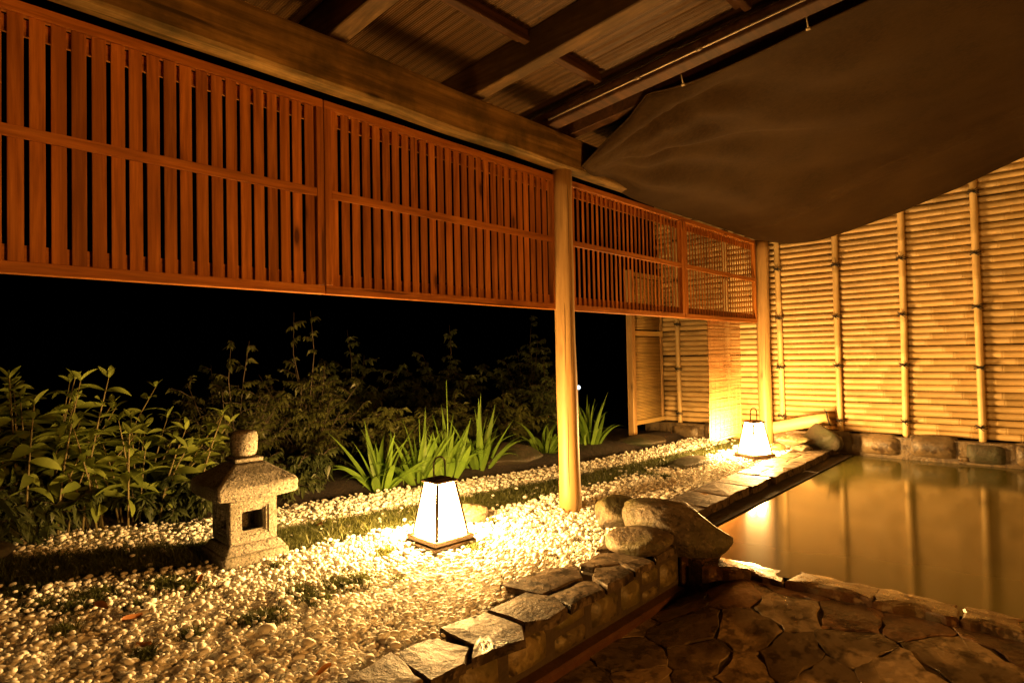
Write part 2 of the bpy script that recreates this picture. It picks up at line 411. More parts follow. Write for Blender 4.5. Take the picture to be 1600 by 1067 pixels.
# grass: blades as real strips
def blades(pts, h, w, lean, rng):
    n = len(pts); pts = np.asarray(pts)
    ang = rng.uniform(0,2*np.pi,n); hh = h*rng.uniform(.45,1.25,n); ln = lean*rng.uniform(.2,1.4,n)*hh
    dx, dy = np.cos(ang), np.sin(ang); a2 = rng.uniform(0,2*np.pi,n); wx, wy = np.cos(a2)*w/2, np.sin(a2)*w/2
    V = np.zeros((n,5,3))
    for k,(t,ws) in enumerate(((0,1),(0,-1),(.55,.8),(.55,-.8),(1,0))):
        V[:,k,0] = pts[:,0] + dx*ln*t*t + wx*ws; V[:,k,1] = pts[:,1] + dy*ln*t*t + wy*ws
        V[:,k,2] = pts[:,2] + hh*t*(1-.25*t*np.minimum(ln/hh,1))
    base = np.arange(n)[:,None]*5
    F = np.concatenate([base+np.array([0,1,3]), base+np.array([0,3,2]), base+np.array([2,3,4])])
    return V.reshape(-1,3), F
M_GRASS = leaf_mat('short grass', (.050,.062,.016), (.115,.125,.034), .2, .5, .3, 9)
gp = []
while len(gp) < 60000:
    y = RNG.uniform(-.6, 8.05); x0 = float(lerp_table(GRASS_B,y))-.02; x1 = float(lerp_table(GRASS_F,y))+.05
    x = RNG.uniform(x0,x1)
    e = min(x-x0, x1-x)
    if noise.noise(Vector((x*5,y*5,2)))*.5+.5 < .30 and RNG.uniform()<.7: continue
    if e < .07 and RNG.uniform() < .45: continue
    gp.append((x,y,-.03))
V1,F1 = blades(gp, .062, .0050, .9, RNG)
tp = []
for tx,ty,tr in TUFTS:
    for _ in range(int(420*(tr/.1)**1.6)):
        rr = tr*abs(RNG.normal(0,.5)); a = RNG.uniform(0,6.283); tp.append((tx+rr*math.cos(a)*1.2, ty+rr*math.sin(a), -.01))
V2,F2 = blades(tp, .042, .007, 1.0, RNG)
lp = [p for p in gp if RNG.uniform() < .012]
V3,F3 = blades(lp, .14, .006, .8, RNG)
o = link('grass', fast_mesh('grass', np.concatenate([V1,V2,V3]), np.concatenate([F1,F2+len(V1),F3+len(V1)+len(V2)]), M_GRASS)); o['kind'] = 'stuff'

# ------------------------------------------------------------------ retaining wall with coping and facing stones
def outline(poly, per=.06, rough=.008, seed=0):
    out = []; k = 0
    for i,(a,b) in enumerate(zip(poly, poly[1:]+poly[:1])):
        a = Vector(a); b = Vector(b); L = (b-a).length; n = max(1, int(L/per))
        nr = Vector((b.y-a.y, a.x-b.x)).normalized() if L > 1e-6 else Vector((0,0))
        for j in range(n):
            p = a.lerp(b, j/n)
            w = noise.noise(Vector((p.x*9+seed, p.y*9, seed*1.7)))*rough*2 + random.uniform(-1,1)*rough*.5
            out.append(p + nr*w*(1 if j else .6))
    return out
def slab_mb(poly, z0, z1, ch=.008, seed=0, per=.07, rough=.008, tilt=(0,0), bumpz=.004, zfn=None):
    o = outline(poly, per, rough, seed); n = len(o)
    c = sum(o, Vector((0,0)))/n
    mb = MB(); V = []
    def zt(p): return (zfn(p.x,p.y) if zfn else 0) + z1 + tilt[0]*(p.x-c.x) + tilt[1]*(p.y-c.y) + bumpz*noise.noise(Vector((p.x*8+seed,p.y*8,seed)))
    V += [(p.x,p.y,z0+(zfn(p.x,p.y) if zfn else 0)) for p in o]
    V += [(p.x,p.y,zt(p)-ch) for p in o]
    q = [p + (c-p).normalized()*ch*1.2 for p in o]
    V += [(p.x,p.y,zt(p)) for p in q]
    q2 = [p.lerp(c,.55) for p in o]
    V += [(p.x,p.y,zt(p)+bumpz) for p in q2]
    V.append((c.x,c.y,zt(c)+bumpz))
    F = []
    for r in range(3):
        for i in range(n): F.append((r*n+i, r*n+(i+1)%n, (r+1)*n+(i+1)%n, (r+1)*n+i))
    for i in range(n): F.append((3*n+i, 3*n+(i+1)%n, 4*n))
    F.append(tuple(reversed(range(n))))
    mb.add(V, F); return mb
def ccw(poly):
    a = sum(p[0]*q[1]-q[0]*p[1] for p,q in zip(poly, poly[1:]+poly[:1]))
    return poly if a > 0 else list(reversed(poly))
def shrink(poly, g):
    poly = ccw(poly); n = len(poly); out = []
    for i in range(n):
        p0,p1,p2 = Vector(poly[i-1]), Vector(poly[i]), Vector(poly[(i+1)%n])
        d1 = (p1-p0).normalized(); d2 = (p2-p1).normalized()
        n1 = Vector((-d1.y,d1.x)); n2 = Vector((-d2.y,d2.x)); m_ = (n1+n2)
        if m_.length < 1e-4: m_ = n1
        m_.normalize(); k = g/max(.35, m_.dot(n1)); out.append(tuple(p1+m_*k))
    return out
wall = thing('garden_retaining_wall', 'low stone retaining wall with split slate coping holding back the white gravel', 'stone wall', (-1.85,1.5,-.36))
WL = Vector((-1.85,1.5,-.36))
def local(poly, L): return [(a-L.x,c-L.y) for a,c in poly]
mb = MB(); mb.box(-2.04,-1.818,-1.0,3.47,-.40,-.012); mb.box(-2.44,-2.15,3.2,8.05,-.40,-.02)
mb.v = [(x-WL.x,y-WL.y,z-WL.z) for x,y,z in mb.v]; mb.build('mortar_core', M_MORTAR, wall)
near = [ # coping slabs, read along the wall
 [(-2.03,-.9),(-1.75,-.9),(-1.76,-.35),(-2.02,-.30)], [(-2.02,-.30),(-1.76,-.35),(-1.75,.25),(-2.04,.22)], [(-2.04,.22),(-1.75,.25),(-1.77,.80),(-2.02,.78)],
 [(-2.02,.78),(-1.77,.80),(-1.75,1.17),(-2.00,1.20)], [(-2.00,1.20),(-1.75,1.17),(-1.77,1.45),(-2.04,1.50)],
 [(-2.05,1.51),(-1.93,1.47),(-1.75,1.45),(-1.745,1.63),(-1.83,1.74),(-2.03,1.72)],
 [(-2.06,1.76),(-1.83,1.745),(-1.75,1.65),(-1.70,1.93),(-1.80,2.02),(-2.03,2.02)],
 [(-2.04,2.035),(-1.80,2.03),(-1.735,2.12),(-1.74,2.27),(-1.87,2.34),(-2.03,2.30)],
 [(-2.22,2.30),(-2.05,2.32),(-1.96,2.34),(-1.93,2.66),(-2.05,2.78),(-2.17,2.66)],
 [(-1.93,2.345),(-1.75,2.30),(-1.75,2.58),(-1.85,2.65),(-1.91,2.62)],
 [(-1.90,2.67),(-1.75,2.60),(-1.76,2.88),(-1.88,2.93),(-1.97,2.80)],
 [(-2.07,2.80),(-1.99,2.82),(-1.90,2.95),(-1.77,2.90),(-1.77,3.12),(-1.95,3.20),(-2.12,3.05)],
 [(-2.16,3.08),(-1.95,3.22),(-1.78,3.14),(-1.79,3.42),(-1.98,3.50),(-2.20,3.40)]]
for i,p in enumerate(near):
    mb = slab_mb(local(shrink(p,.006),WL), .36-.011, .36+.028+.006*math.sin(i*2.1), .006, i*3.3, .05, .007, (random.uniform(-.03,.03),random.uniform(-.03,.03)), .005)
    mb.build('coping_slab', M_SLATE, wall)
yy = 3.52; i = 0
while yy < 8.0:
    L = random.uniform(.38,.62); y1 = min(yy+L, 8.02)
    xo = -2.05; sk = random.uniform(-.05,.05)
    xi = float(lerp_table(COPE_IN, yy+.1)); xi2 = float(lerp_table(COPE_IN, y1))
    if L > .5 and i % 2: # split lengthwise
        xm = xo-.14-random.uniform(0,.06)
        for pp in ([(xo+random.uniform(-.02,.02),yy),(xo+random.uniform(-.02,.02),y1+sk),(xm,y1+sk),(xm,yy)], [(xm,yy),(xm,y1+sk),(xi2,y1),(xi,yy)]):
            slab_mb(local(shrink(pp,.007),WL), .36-.034, .36+.03+random.uniform(-.004,.006), .006, i*5.1+pp[0][0], .06, .008, (0,0), .004).build('coping_slab', M_SLATE, wall)
    else:
        pp = [(xo+random.uniform(-.02,.02),yy),(xo+random.uniform(-.02,.02),y1+sk),(xi2,y1),(xi,yy)]
        slab_mb(local(shrink(pp,.007),WL), .36-.034, .36+.03+random.uniform(-.004,.006), .006, i*5.1, .06, .008, (0,0), .004).build('coping_slab', M_SLATE, wall)
    yy = y1; i += 1
def facing(y0,y1,z0,z1,seed,bul=.03):
    """a bulging faced stone, front towards +X at x = 0"""
    nu, nv = 7, 5; V = []; F = []
    for j in range(nv):
        for i_ in range(nu):
            u = i_/(nu-1)*2-1; v = j/(nv-1)*2-1
            ru = math.copysign(abs(u)**.85,u); rv_ = math.copysign(abs(v)**.85,v)
            cr = .10*(u*u*v*v)
            y = (y0+y1)/2 + ru*(1-cr)*(y1-y0)/2; z = (z0+z1)/2 + rv_*(1-cr)*(z1-z0)/2
            e = max(abs(u),abs(v)); x = bul*(1-e**6) + .012*noise.noise(Vector((y*6+seed,z*6,seed)))
            if e > .99: x = -.05
            V.append((x,y,z))
    for j in range(nv-1):
        for i_ in range(nu-1):
            a = j*nu+i_; F.append((a,a+1,a+1+nu,a+nu))
    mb = MB(); mb.add(V,F,True); return mb
ycuts = [-.9,-.45,.05,.5,.9,1.22,1.62,1.90,2.22,2.52,2.80,3.02,3.22,3.45]
for i,(a,c) in enumerate(zip(ycuts, ycuts[1:])):
    z0,z1 = -.205, -.022
    if i in (5,8,11):
        zm = -.105+random.uniform(-.02,.02)
        for q0,q1 in ((z0,zm-.008),(zm+.008,z1)):
            facing(a+.009-WL.y,c-.009-WL.y,q0-WL.z,q1-WL.z,i+q0,.018).build('facing_stone', M_FACE, wall, loc=(.036,0,0))
    else:
        facing(a+.009-WL.y,c-.009-WL.y,z0-WL.z,z1-WL.z,i*1.9,.024).build('facing_stone', M_FACE, wall, loc=(.036,0,0))
mb = MB(); mb.box(-1.86-WL.x,-1.745-WL.x,-1-WL.y,3.44-WL.y,-.30-WL.z,-.212-WL.z,.012); mb.build('base_kerb', M_KERB, wall)
yb = 3.55; i = 0
while yb < 8.0:   # the pool side of the wall under the far coping
    c = min(yb+random.uniform(.28,.5), 8.03)
    facing(yb+.01-WL.y, c-.01-WL.y, -.16-WL.z, -.035-WL.z, i*2.7+40, .02).build('facing_stone', M_RIM, wall, loc=(-.28,0,0)); yb = c; i += 1

# ------------------------------------------------------------------ flagstone floor (voronoi cut stones)
def voronoi(seeds, box):
    out = []
    for i,s in enumerate(seeds):
        poly = [Vector(p) for p in box]
        for j,t in enumerate(seeds):
            if i == j: continue
            m_ = Vector(((s[0]+t[0])/2,(s[1]+t[1])/2)); d = Vector((t[0]-s[0],t[1]-s[1]))
            q = []
            for a,b in zip(poly, poly[1:]+poly[:1]):
                da = (a-m_).dot(d); db = (b-m_).dot(d)
                if da <= 0: q.append(a)
                if da*db < 0: q.append(a + (b-a)*(da/(da-db)))
            poly = q
            if not poly: break
        if len(poly) > 2: out.append([tuple(p) for p in poly])
    return out
seeds = [pix(px,py,-.20) for px,py in [(1080,985),(985,1010),(1100,1020),(1010,1045),(1165,1000),(1155,1040),(1235,1035),(1235,985),(1330,1000),(1345,1040),(1430,1020),(1475,1050),(1085,1058),(1290,1062),(1420,985),
    (1560,1035),(1150,955),(1060,945),(1250,950),(1340,962),(1490,1000),(905,1045),(1390,1066)]]
rs = random.Random(5)
tries = 0
while len(seeds) < 74 and tries < 4000:
    tries += 1
    p = (rs.uniform(-1.85,2.0), rs.uniform(-.6,3.4))
    if all((p[0]-q[0])**2+(p[1]-q[1])**2 > .30**2 for q in seeds) : seeds.append(p)
for i,poly in enumerate(voronoi(seeds, [(-1.85,-.8),(2.1,-.8),(2.1,3.45),(-1.85,3.45)])):
    p = shrink(poly, .004)
    a = sum(u[0]*w[1]-w[0]*u[1] for u,w in zip(p, p[1:]+p[:1]))/2
    if a < .01: continue
    mb = slab_mb(p, -.04, rs.uniform(-.004,.004), .003, i*2.3, .035, .016, (rs.uniform(-.010,.010),rs.uniform(-.010,.010)), .002, floor_z)
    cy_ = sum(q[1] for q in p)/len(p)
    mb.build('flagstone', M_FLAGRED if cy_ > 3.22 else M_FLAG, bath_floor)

# ------------------------------------------------------------------ pool rim and water
rim = thing('pool_rim', 'iron stained stone rim awash along the near edge of the pool', 'pool edge', (-.2,3.56,-.36))
xx = -2.0; i = 0
while xx < 2.6:
    L = rs.uniform(.22,.50); x1 = xx+L
    p = [(xx,3.46+rs.uniform(-.04,.03)),((xx+x1)/2,3.46+rs.uniform(-.05,.03)),(x1,3.46+rs.uniform(-.04,.03)),(x1+rs.uniform(-.03,.03),3.66),(xx+rs.uniform(-.02,.02),3.66)]
    p = [(a+.2,c-3.56) for a,c in shrink(p,.003)]
    zt = -.0545+rs.choice((-.002,-.001,.0,-.002,.001,.009))
    slab_mb(p, 0.0, zt+.36, .010, i*4.4, .035, .016, (0,rs.uniform(-.01,.02)), .004).build('rim_stone', M_RIM, rim); xx = x1; i += 1
m, nt_, b_, _ = mat_new('cloudy spring water')
v_ = coords(nt_, (1,1,1), False); wn = noise_n(nt_, v_, 3.0, 2, .5); wn2 = noise_n(nt_, v_, .9, 3, .5)
nt_.links.new(ramp(nt_, wn2, [(.3,(.096,.092,.022)),(.7,(.108,.103,.025))]), b_.inputs['Base Color'])
b_.inputs['Roughness'].default_value = .11; b_.inputs['IOR'].default_value = 1.333
bump(nt_, b_, wn, .03, .008)
M_WATER = m
def water_z(x, y): return -.055
grid_sheet('pool_water', -2.2, 2.6, 3.53, 8.12, 4, 4, water_z, M_WATER)

# ------------------------------------------------------------------ boulders
def boulder(name, label, loc, size, mat, seed, rotz=0, amp=.16, shape=None, group=None, sub=4, tilt=(0,0)):
    rb = random.Random(seed*13+1)
    planes = [(Vector((rb.gauss(0,1),rb.gauss(0,1),rb.gauss(0,.8))).normalized(), rb.uniform(.60,.92)) for _ in range(10)]
    bm = bmesh.new(); bmesh.ops.create_icosphere(bm, subdivisions=sub, radius=1)
    for v in bm.verts:
        p = v.co.copy(); d = 0
        for o_,w in ((1.1,1),(2.3,.45),(5,.14)): d += w*noise.noise(p*o_ + Vector((seed*3.1,seed,seed*.7)))
        q = p*(1+amp*d)
        for pn_,pd_ in planes:
            e_ = q.dot(pn_)-pd_
            if e_ > 0: q -= pn_*e_*.86
        q += p*(.018*noise.noise(p*9+Vector((seed,2,seed))))
        if shape: q = shape(q)
        q = Vector((q.x*size[0]/2, q.y*size[1]/2, q.z*size[2]/2))
        v.co = q
    rt = Matrix.Rotation(tilt[0],3,'X') @ Matrix.Rotation(tilt[1],3,'Y')
    for v in bm.verts: v.co = rt @ v.co
    zmin = min(v.co.z for v in bm.verts)
    for v in bm.verts: v.co.z -= zmin + size[2]*.08
    me = bpy.data.meshes.new(name); bm.to_mesh(me); bm.free()
    me.polygons.foreach_set('use_smooth', [True]*len(me.polygons)); me.materials.append(mat)
    o = link(name, me, None, loc, (0,0,rotz)); tag(o, label, 'rock', group); return o
def wedge(q):   # high towards -x, sloping down to a rounded nose at +x
    t = min(max((q.x+1)/2,0),1); z = q.z
    if z > 0: z *= 1.25*(1-t)**.8 + .35
    return Vector((q.x, q.y*(1-.35*t), z))
def flat_top(q):
    return Vector((q.x, q.y, q.z if q.z < 0 else q.z*.8))
boulder('boulder', 'upright dark boulder on the gravel just right of the log post, half in shadow', (-2.36,3.66,-.02), (.37,.35,.26), M_ROCK, 3, .3, .13)
boulder('boulder', 'large wedge shaped boulder on the wall corner with its nose out over the pool', (-1.89,3.57,-.06), (.74,.47,.35), M_ROCK, 8, R(12), .10, wedge)
boulder('boulder', 'flat low boulder on the coping in front of the wedge shaped boulder', (-1.95,3.25,.01), (.43,.36,.18), M_ROCK, 12, R(40), .12, flat_top)
boulder('boulder', 'brown boulder on the gravel directly behind the nearest lit lantern', (-3.28,3.14,-.04), (.30,.26,.19), M_ROCK, 21, .5, .12)
boulder('boulder', 'low dark boulder in the grass strip between the log post and the far lantern', (-3.02,6.1,-.03), (.62,.40,.13), M_DROCK, 25, 1.2, .12)
boulder('boulder', 'big dark mossy boulder behind the gravel between the iris clumps', (-4.72,5.0,-.08), (.95,.75,.36), M_DROCK, 31, 1.0, .14)
boulder('boulder', 'dark rounded boulder against the foot of the bamboo fence at the pool corner', (-2.22,7.86,-.02), (.50,.40,.38), M_DROCK, 36, .2, .13)
boulder('boulder', 'flat pale boulder perched on a small stone at the far end of the coping', (-2.44,7.5,.09), (.42,.30,.15), M_ROCK, 41, .25, .10, flat_top)
boulder('boulder', 'small rough stone carrying the flat pale boulder at the far end of the coping', (-2.34,7.5,.02), (.24,.22,.10), M_ROCK, 44, 0, .10)
boulder('boulder', 'small yellowish stone on the gravel between the far post and the perched boulder', (-2.60,7.48,.0), (.20,.15,.11), M_FACE, 47, .8, .14)
boulder('boulder', 'dark boulder on the gravel at the left edge of the photograph', pix(-14,872)+(-.03,), (.30,.24,.15), M_DROCK, 51, .4, .12)
boulder('boulder', 'low dark stone at the foot of the sleeve fence post behind the far gravel', (-4.2,7.15,-.05), (.75,.45,.20), M_DROCK, 57, .6, .15)

# ------------------------------------------------------------------ bamboo fence
FY = 8.2
fence = thing('bamboo_fence', 'tall bamboo fence of stacked horizontal poles tied to uprights beside the pool', 'fence', (-1.4,FY,0))
def pole_mesh(L, r, seed, mat, axis=0, seg=10, node_gap=.36):
    rr = random.Random(seed); pts = []; rad = []
    t = -L/2; nodes = []
    x = -L/2 + rr.uniform(.05,node_gap)
    while x < L/2-.02: nodes.append(x); x += node_gap*rr.uniform(.8,1.2)
    marks = [(-L/2,1.0)]
    for q in nodes: marks += [(q-.014,1.0),(q-.004,1.10),(q,.94),(q+.005,1.10),(q+.015,1.0)]
    marks.append((L/2,1.0))
    bw = rr.uniform(-.006,.006); ph = rr.uniform(0,6)
    for q,k in marks:
        off = bw*math.sin(q*1.1+ph); tp_ = 1+.06*q/L
        p = [0,0,0]; p[axis] = q; p[(axis+1)%3] = off*.5; p[(axis+2)%3] = off
        pts.append(tuple(p)); rad.append(r*k*tp_)
    mb = MB(); mb.tube(pts, rad, seg); return mb.mesh('horizontal_pole' if axis == 0 else 'upright', mat)
pm = [pole_mesh(6.6, .0355+.0018*math.sin(k*2.3), 100+k, M_BAMX) for k in range(9)]
z = .215+.02; k = 0; XC = -1.20
while z < 3.45:
    o = link('horizontal_pole', pm[(k*4)%9], fence, (XC+1.4+rs.uniform(-.04,.04), .035+rs.uniform(-.003,.003), z), (rs.uniform(0,6.28), rs.uniform(-.0012,.0012), math.pi*(k%2)))
    z += .0715+rs.uniform(-.003,.003); k += 1
upx = [-4.19,-3.46,-2.77,-2.09,-1.405,-.725,-.05,.62,1.3]
um = [pole_mesh(3.36, .034, 200+k, M_BAMZ, 2, 12, .45) for k in range(4)]
def knot_mesh():
    mb = MB(); r = .047
    for s_ in (-1,1):
        pts = [(r*math.cos(a), -r*math.sin(a)*1.0, s_*.012*math.cos(a)) for a in np.linspace(-.3,math.pi+.3,12)]
        mb.tube(pts, .006, 6)
    mb.tube([(-.012,-r-.004,.012),(0,-r-.014,0),(.013,-r-.004,-.012)], .009, 6)
    mb.tube([(0,-r-.012,0),(.022,-r-.022,.014),(.042,-r-.016,.030)], .0045, 5)
    mb.tube([(0,-r-.012,0),(.018,-r-.024,-.016),(.040,-r-.014,-.034)], .0045, 5)
    mb.tube([(0,-r-.012,0),(-.020,-r-.022,.018),(-.036,-r-.014,.026)], .0045, 5)
    return mb.mesh('rope_knot', M_ROPE)
KN = knot_mesh()
for k,x in enumerate(upx):
    link('upright', um[k%4], fence, (x+1.4, -.030, 1.84), (rs.uniform(-.004,.004), rs.uniform(-.006,.006), rs.uniform(0,6)))
    for zk in (.34,.98,1.60,2.21,2.82):
        link('rope_knot', KN, fence, (x+1.4, -.030, zk+rs.uniform(-.03,.03)), (0,0,rs.uniform(-.25,.25)))
# stone footing under the fence
foot = thing('fence_footing', 'low footing of rounded stones set in mortar beneath the bamboo fence', 'stone wall', (-1.4,8.12,-.2))
mb = MB(); mb.box(-3.3,4.0,-.045,.10,-.2,.385,0); mb.build('mortar_core', M_FOOTM, foot)
x = -4.6; i = 0
while x < 2.4:
    w = rs.uniform(.26,.48); zt = .405 if rs.random() < .7 else .30
    fm = facing(-w/2,w/2,0,zt-.13-rs.uniform(0,.03),i*3.7,.035)
    fm.v = [(p[1],-p[0],p[2]) for p in fm.v]; fm.f = [tuple(reversed(f)) for f in fm.f]
    fm.build('footing_stone', M_FOOTS if i % 3 else M_DROCK, foot, loc=(x+w/2+1.4,-.058,.13+rs.uniform(0,.03)))
    if rs.random() < .4:
        fm = facing(-.06,.06,0,.07,i*1.7+9,.02); fm.v = [(p[1],-p[0],p[2]) for p in fm.v]; fm.f = [tuple(reversed(f)) for f in fm.f]
        fm.build('footing_stone', M_FOOTS, foot, loc=(x+w+.03+1.4,-.06,.12+rs.uniform(.0,.1)))
    x += w+rs.uniform(.0,.045); i += 1

# sleeve fence of thin laths, standing out from the bamboo fence
sf = thing('sleeve_fence', 'narrow sleeve fence of fine horizontal laths with one square post in the garden corner', 'fence', (-4.45,7.32,0))
mb = MB(); mb.box(-.045,.045,-.045,.045,-.08,2.33,.006); mb.build('post', M_POST, sf)
mb = MB(); mb.box(-.02,.02,.045,.86,.205,.265,.004); mb.build('bottom_rail', M_BAMY, sf)
mb = MB(); mb.box(-.02,.02,.045,.86,1.43,1.50,.004); mb.build('middle_rail', M_BAMY, sf)
mb = MB(); mb.box(-.02,.02,.045,.86,2.25,2.31,.004); mb.build('top_rail', M_BAMY, sf)
mb = MB(); mb.box(-.012,.012,.80,.86,.268,2.247,.003); mb.build('stile', M_POST, sf)
mb = MB(); mb.tube([(0,.05,0),(0,.43,.001),(0,.795,0)], .0085, 7); LM = mb.mesh('lath', M_BAMY)
z = .278
while z < 2.24:
    if not 1.42 < z < 1.51: link('lath', LM, sf, (0,0,z))
    z += .0205

# ------------------------------------------------------------------ posts, lattice, roof
M_CRACK = plain('dark wood crack', (.05,.026,.010), .9)
def log_post(label, loc, r0, r1, h, seed, jamb=False):
    t = thing('log_post', label, 'post', loc)
    pts = []; rad = []
    for k in range(15):
        f = k/14; pts.append((.006*math.sin(f*5+seed), .005*math.cos(f*4+seed), -.06+f*(h+.06))); rad.append(r0+(r1-r0)*f+.0025*math.sin(f*19+seed))
    mb = MB(); mb.tube(pts, rad, 20); mb.build('log', M_POST, t)
    for a0,f0,f1 in ((-.95,.02,.62),(-.35,.35,.95)):   # drying cracks down the face
        mb = MB(); cp = []
        for k in range(18):
            f = f0+(f1-f0)*k/17; rr_ = r0+(r1-r0)*f-.0012; a_ = a0+.05*math.sin(f*23+seed)
            cp.append((.006*math.sin(f*5+seed)+rr_*math.cos(a_), .005*math.cos(f*4+seed)+rr_*math.sin(a_), -.06+f*(h+.06)))
        mb.tube(cp, [.0006]+[.0022]*16+[.0006], 5); mb.build('drying_crack', M_CRACK, t)
    if jamb:
        mb = MB(); mb.box(-.045,.052,-.112,-.05,-.05,1.535,.008); mb.build('jamb_board', M_POST, t)
    return t
log_post('peeled round log post standing in the gravel midway along the lattice panels', (-2.90,3.82,0), .084,.074, 2.66, 1.0, False)
log_post('peeled round log post beside the far lantern close to the bamboo fence', (-2.90,7.98,0), .082,.076, 2.66, 2.6)
LX = -2.95; LZ0, LZ1 = 1.545, 2.592
def lattice(label, y0, y1, sw, st, pitch, first, lstile=.042, rstile=.042):
    t = thing('lattice_panel', label, 'lattice screen', (LX,(y0+y1)/2,LZ0), 0, 'stained wooden lattice panels hung under the beam')
    yc = (y0+y1)/2; H = LZ1-LZ0
    mb = MB(); mb.box(-.03,.012,y0-yc+.002,y1-yc-.002,H-.045,H,.002); mb.build('top_rail', M_RAILY, t)
    mb = MB(); mb.box(-.03,.012,y0-yc+.002,y1-yc-.002,0,.047,.002); mb.build('bottom_rail', M_RAILY, t)
    for a,c in ((y0-yc+.001,y0-yc+lstile),(y1-yc-rstile,y1-yc-.001)):
        mb = MB(); mb.box(-.032,.0145,a,c,.0475,H-.0455,.002); mb.build('stile', M_SLAT, t)
    mb = MB(); mb.box(.001,.014,y0-yc+lstile+.001,y1-yc-rstile-.001,H/2-.006,H/2+.040,.002); mb.build('middle_rail', M_RAILY, t)
    for zz in (.05,H-.115):
        mb = MB(); mb.box(-.045,-.029 if False else -.0305,y0-yc+.01,y1-yc-.01,zz,zz+.065,0); mb.build('backing_rail', M_RAILY, t)
    mb = MB(); mb.box(-st,-.001,-sw/2,sw/2,.0475,H-.0455,.0015); sm = mb.mesh('slat', M_SLAT)
    y = first
    while y < y1-rstile-sw*.35:
        if y > y0+lstile: link('slat', sm, t, (rs.uniform(-.001,.0),y-yc+rs.uniform(-.0015,.0015),0), (0,0,rs.uniform(-.02,.02)))
        y += pitch
    return t
lattice('nearest lattice panel of wide slats, cut by the left edge of the photograph', .10, 1.765, .051,.009,.0680, .124)
lattice('lattice panel of wide slats meeting the round log post at its right end', 1.768, 3.77, .050,.009,.0699, 1.834)
lattice('lattice panel of thin slats right behind the round log post', 3.96, 5.905, .026,.008,.0690, 4.02, .03,.05)
lattice('farthest lattice panel of thin slats ending at the post by the bamboo fence', 5.908, 7.885, .023,.007,.0680, 6.01, .05,.045)

roof = thing('pavilion_roof', 'timber lean-to roof with a weathered beam, rafters and reed ceiling mats', 'roof', (-2.87,3,2.62))
RL = Vector((-2.87,3,2.62)); SL = .094
def rz(x): return 2.895+SL*(x+2.87)
def rbox(name, mat, x0,x1,y0,y1,z0,z1, ch=.006, slope=False):
    mb = MB(); mb.box(x0,x1,y0,y1,z0,z1,ch)
    if slope: mb.v = [(x,y,z+SL*(x+2.87)) for x,y,z in mb.v]
    mb.v = [(x-RL.x,y-RL.y,z-RL.z) for x,y,z in mb.v]; return mb.build(name, mat, roof)
bmm = MB(); NB = 60
for j in range(NB+1):  # long beam with a slightly wavering lower arris
    y = -1.5+10.0*j/NB; w = .010*noise.noise(Vector((y*1.7,0,3))); w2 = .008*noise.noise(Vector((y*1.3,9,3)))
    bmm.v += [(-2.825+w2,y,2.622+w),(-2.815+w2,y,2.64+w),(-2.82,y,2.872+w2),(-2.84,y,2.89+w2),(-2.93,y,2.89),(-2.93,y,2.625+w)]
for j in range(NB):
    for k in range(6):
        a = j*6+k; b2 = j*6+(k+1)%6; bmm.f.append((a,b2,b2+6,a+6)); bmm.sm.append(False)
bmm.f.append((5,4,3,2,1,0)); bmm.sm.append(False)
bmm.v = [(x-RL.x,y-RL.y,z-RL.z) for x,y,z in bmm.v]; bmm.build('beam', M_BEAM, roof)
for y0,w,h in ((-.35,.11,.2),(.70,.11,.2),(1.74,.115,.20),(2.80,.10,.205),(3.56,.12,.10),(3.84,.09,.10),(4.9,.11,.2),(5.95,.11,.2),(7.0,.11,.2),(8.05,.11,.2)):
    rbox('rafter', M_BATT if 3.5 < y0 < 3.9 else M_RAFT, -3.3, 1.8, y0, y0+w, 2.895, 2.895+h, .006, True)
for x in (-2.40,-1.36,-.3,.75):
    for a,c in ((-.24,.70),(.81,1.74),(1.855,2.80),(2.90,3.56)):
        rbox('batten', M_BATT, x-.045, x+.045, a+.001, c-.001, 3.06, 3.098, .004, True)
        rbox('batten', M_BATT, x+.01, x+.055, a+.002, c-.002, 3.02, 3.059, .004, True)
m, nt_, b_, _ = mat_new('reed ceiling mat')
v_ = coords(nt_, (1,1,1)); w_ = N(nt_,'ShaderNodeTexWave', bands_direction='Y'); w_.inputs['Scale'].default_value = 5; w_.inputs['Distortion'].default_value = .6; w_.inputs['Detail'].default_value = 2
nt_.links.new(v_, w_.inputs['Vector'])
vv = coords(nt_, (1.2,60,1)); rn = noise_n(nt_, vv, 3, 4, .6); bl = noise_n(nt_, v_, 14, 4, .7)
c_ = ramp(nt_, w_.outputs['Fac'], [(.15,(.060,.032,.011)),(.6,(.105,.056,.019))])
c_ = mix(nt_, ramp(nt_, rn, [(.35,(0,0,0)),(.7,(.6,.6,.6))]), c_, (.055,.028,.009))
c_ = mix(nt_, ramp(nt_, bl, [(.66,(0,0,0)),(.72,(1,1,1))]), c_, (.02,.012,.006))
nt_.links.new(c_, b_.inputs['Base Color']); b_.inputs['Roughness'].default_value = .42
bump(nt_, b_, rn, .6, .004)
b_.inputs['Specular IOR Level'].default_value = .12
M_REED = m
def reed_mat(y0, y1):   # ribbed mat: reeds run along X
    n_ = int((y1-y0)/.0135); mb = MB(); V = []; F = []
    for j in range(n_*2+1):
        y = y0+(y1-y0)*j/(2*n_); zz = 3.105-(.0035 if j%2 else 0)+rs.uniform(-.0015,.0015)
        V += [(-3.4,y,zz+SL*(-3.4+2.87)),(1.9,y,zz+SL*(1.9+2.87))]
    for j in range(n_*2): F.append((2*j,2*j+2,2*j+3,2*j+1))
    V = [(x-RL.x,y-RL.y,z-RL.z) for x,y,z in V]
    mb.add(V,F); mb.build('ceiling_mat', M_REED, roof)
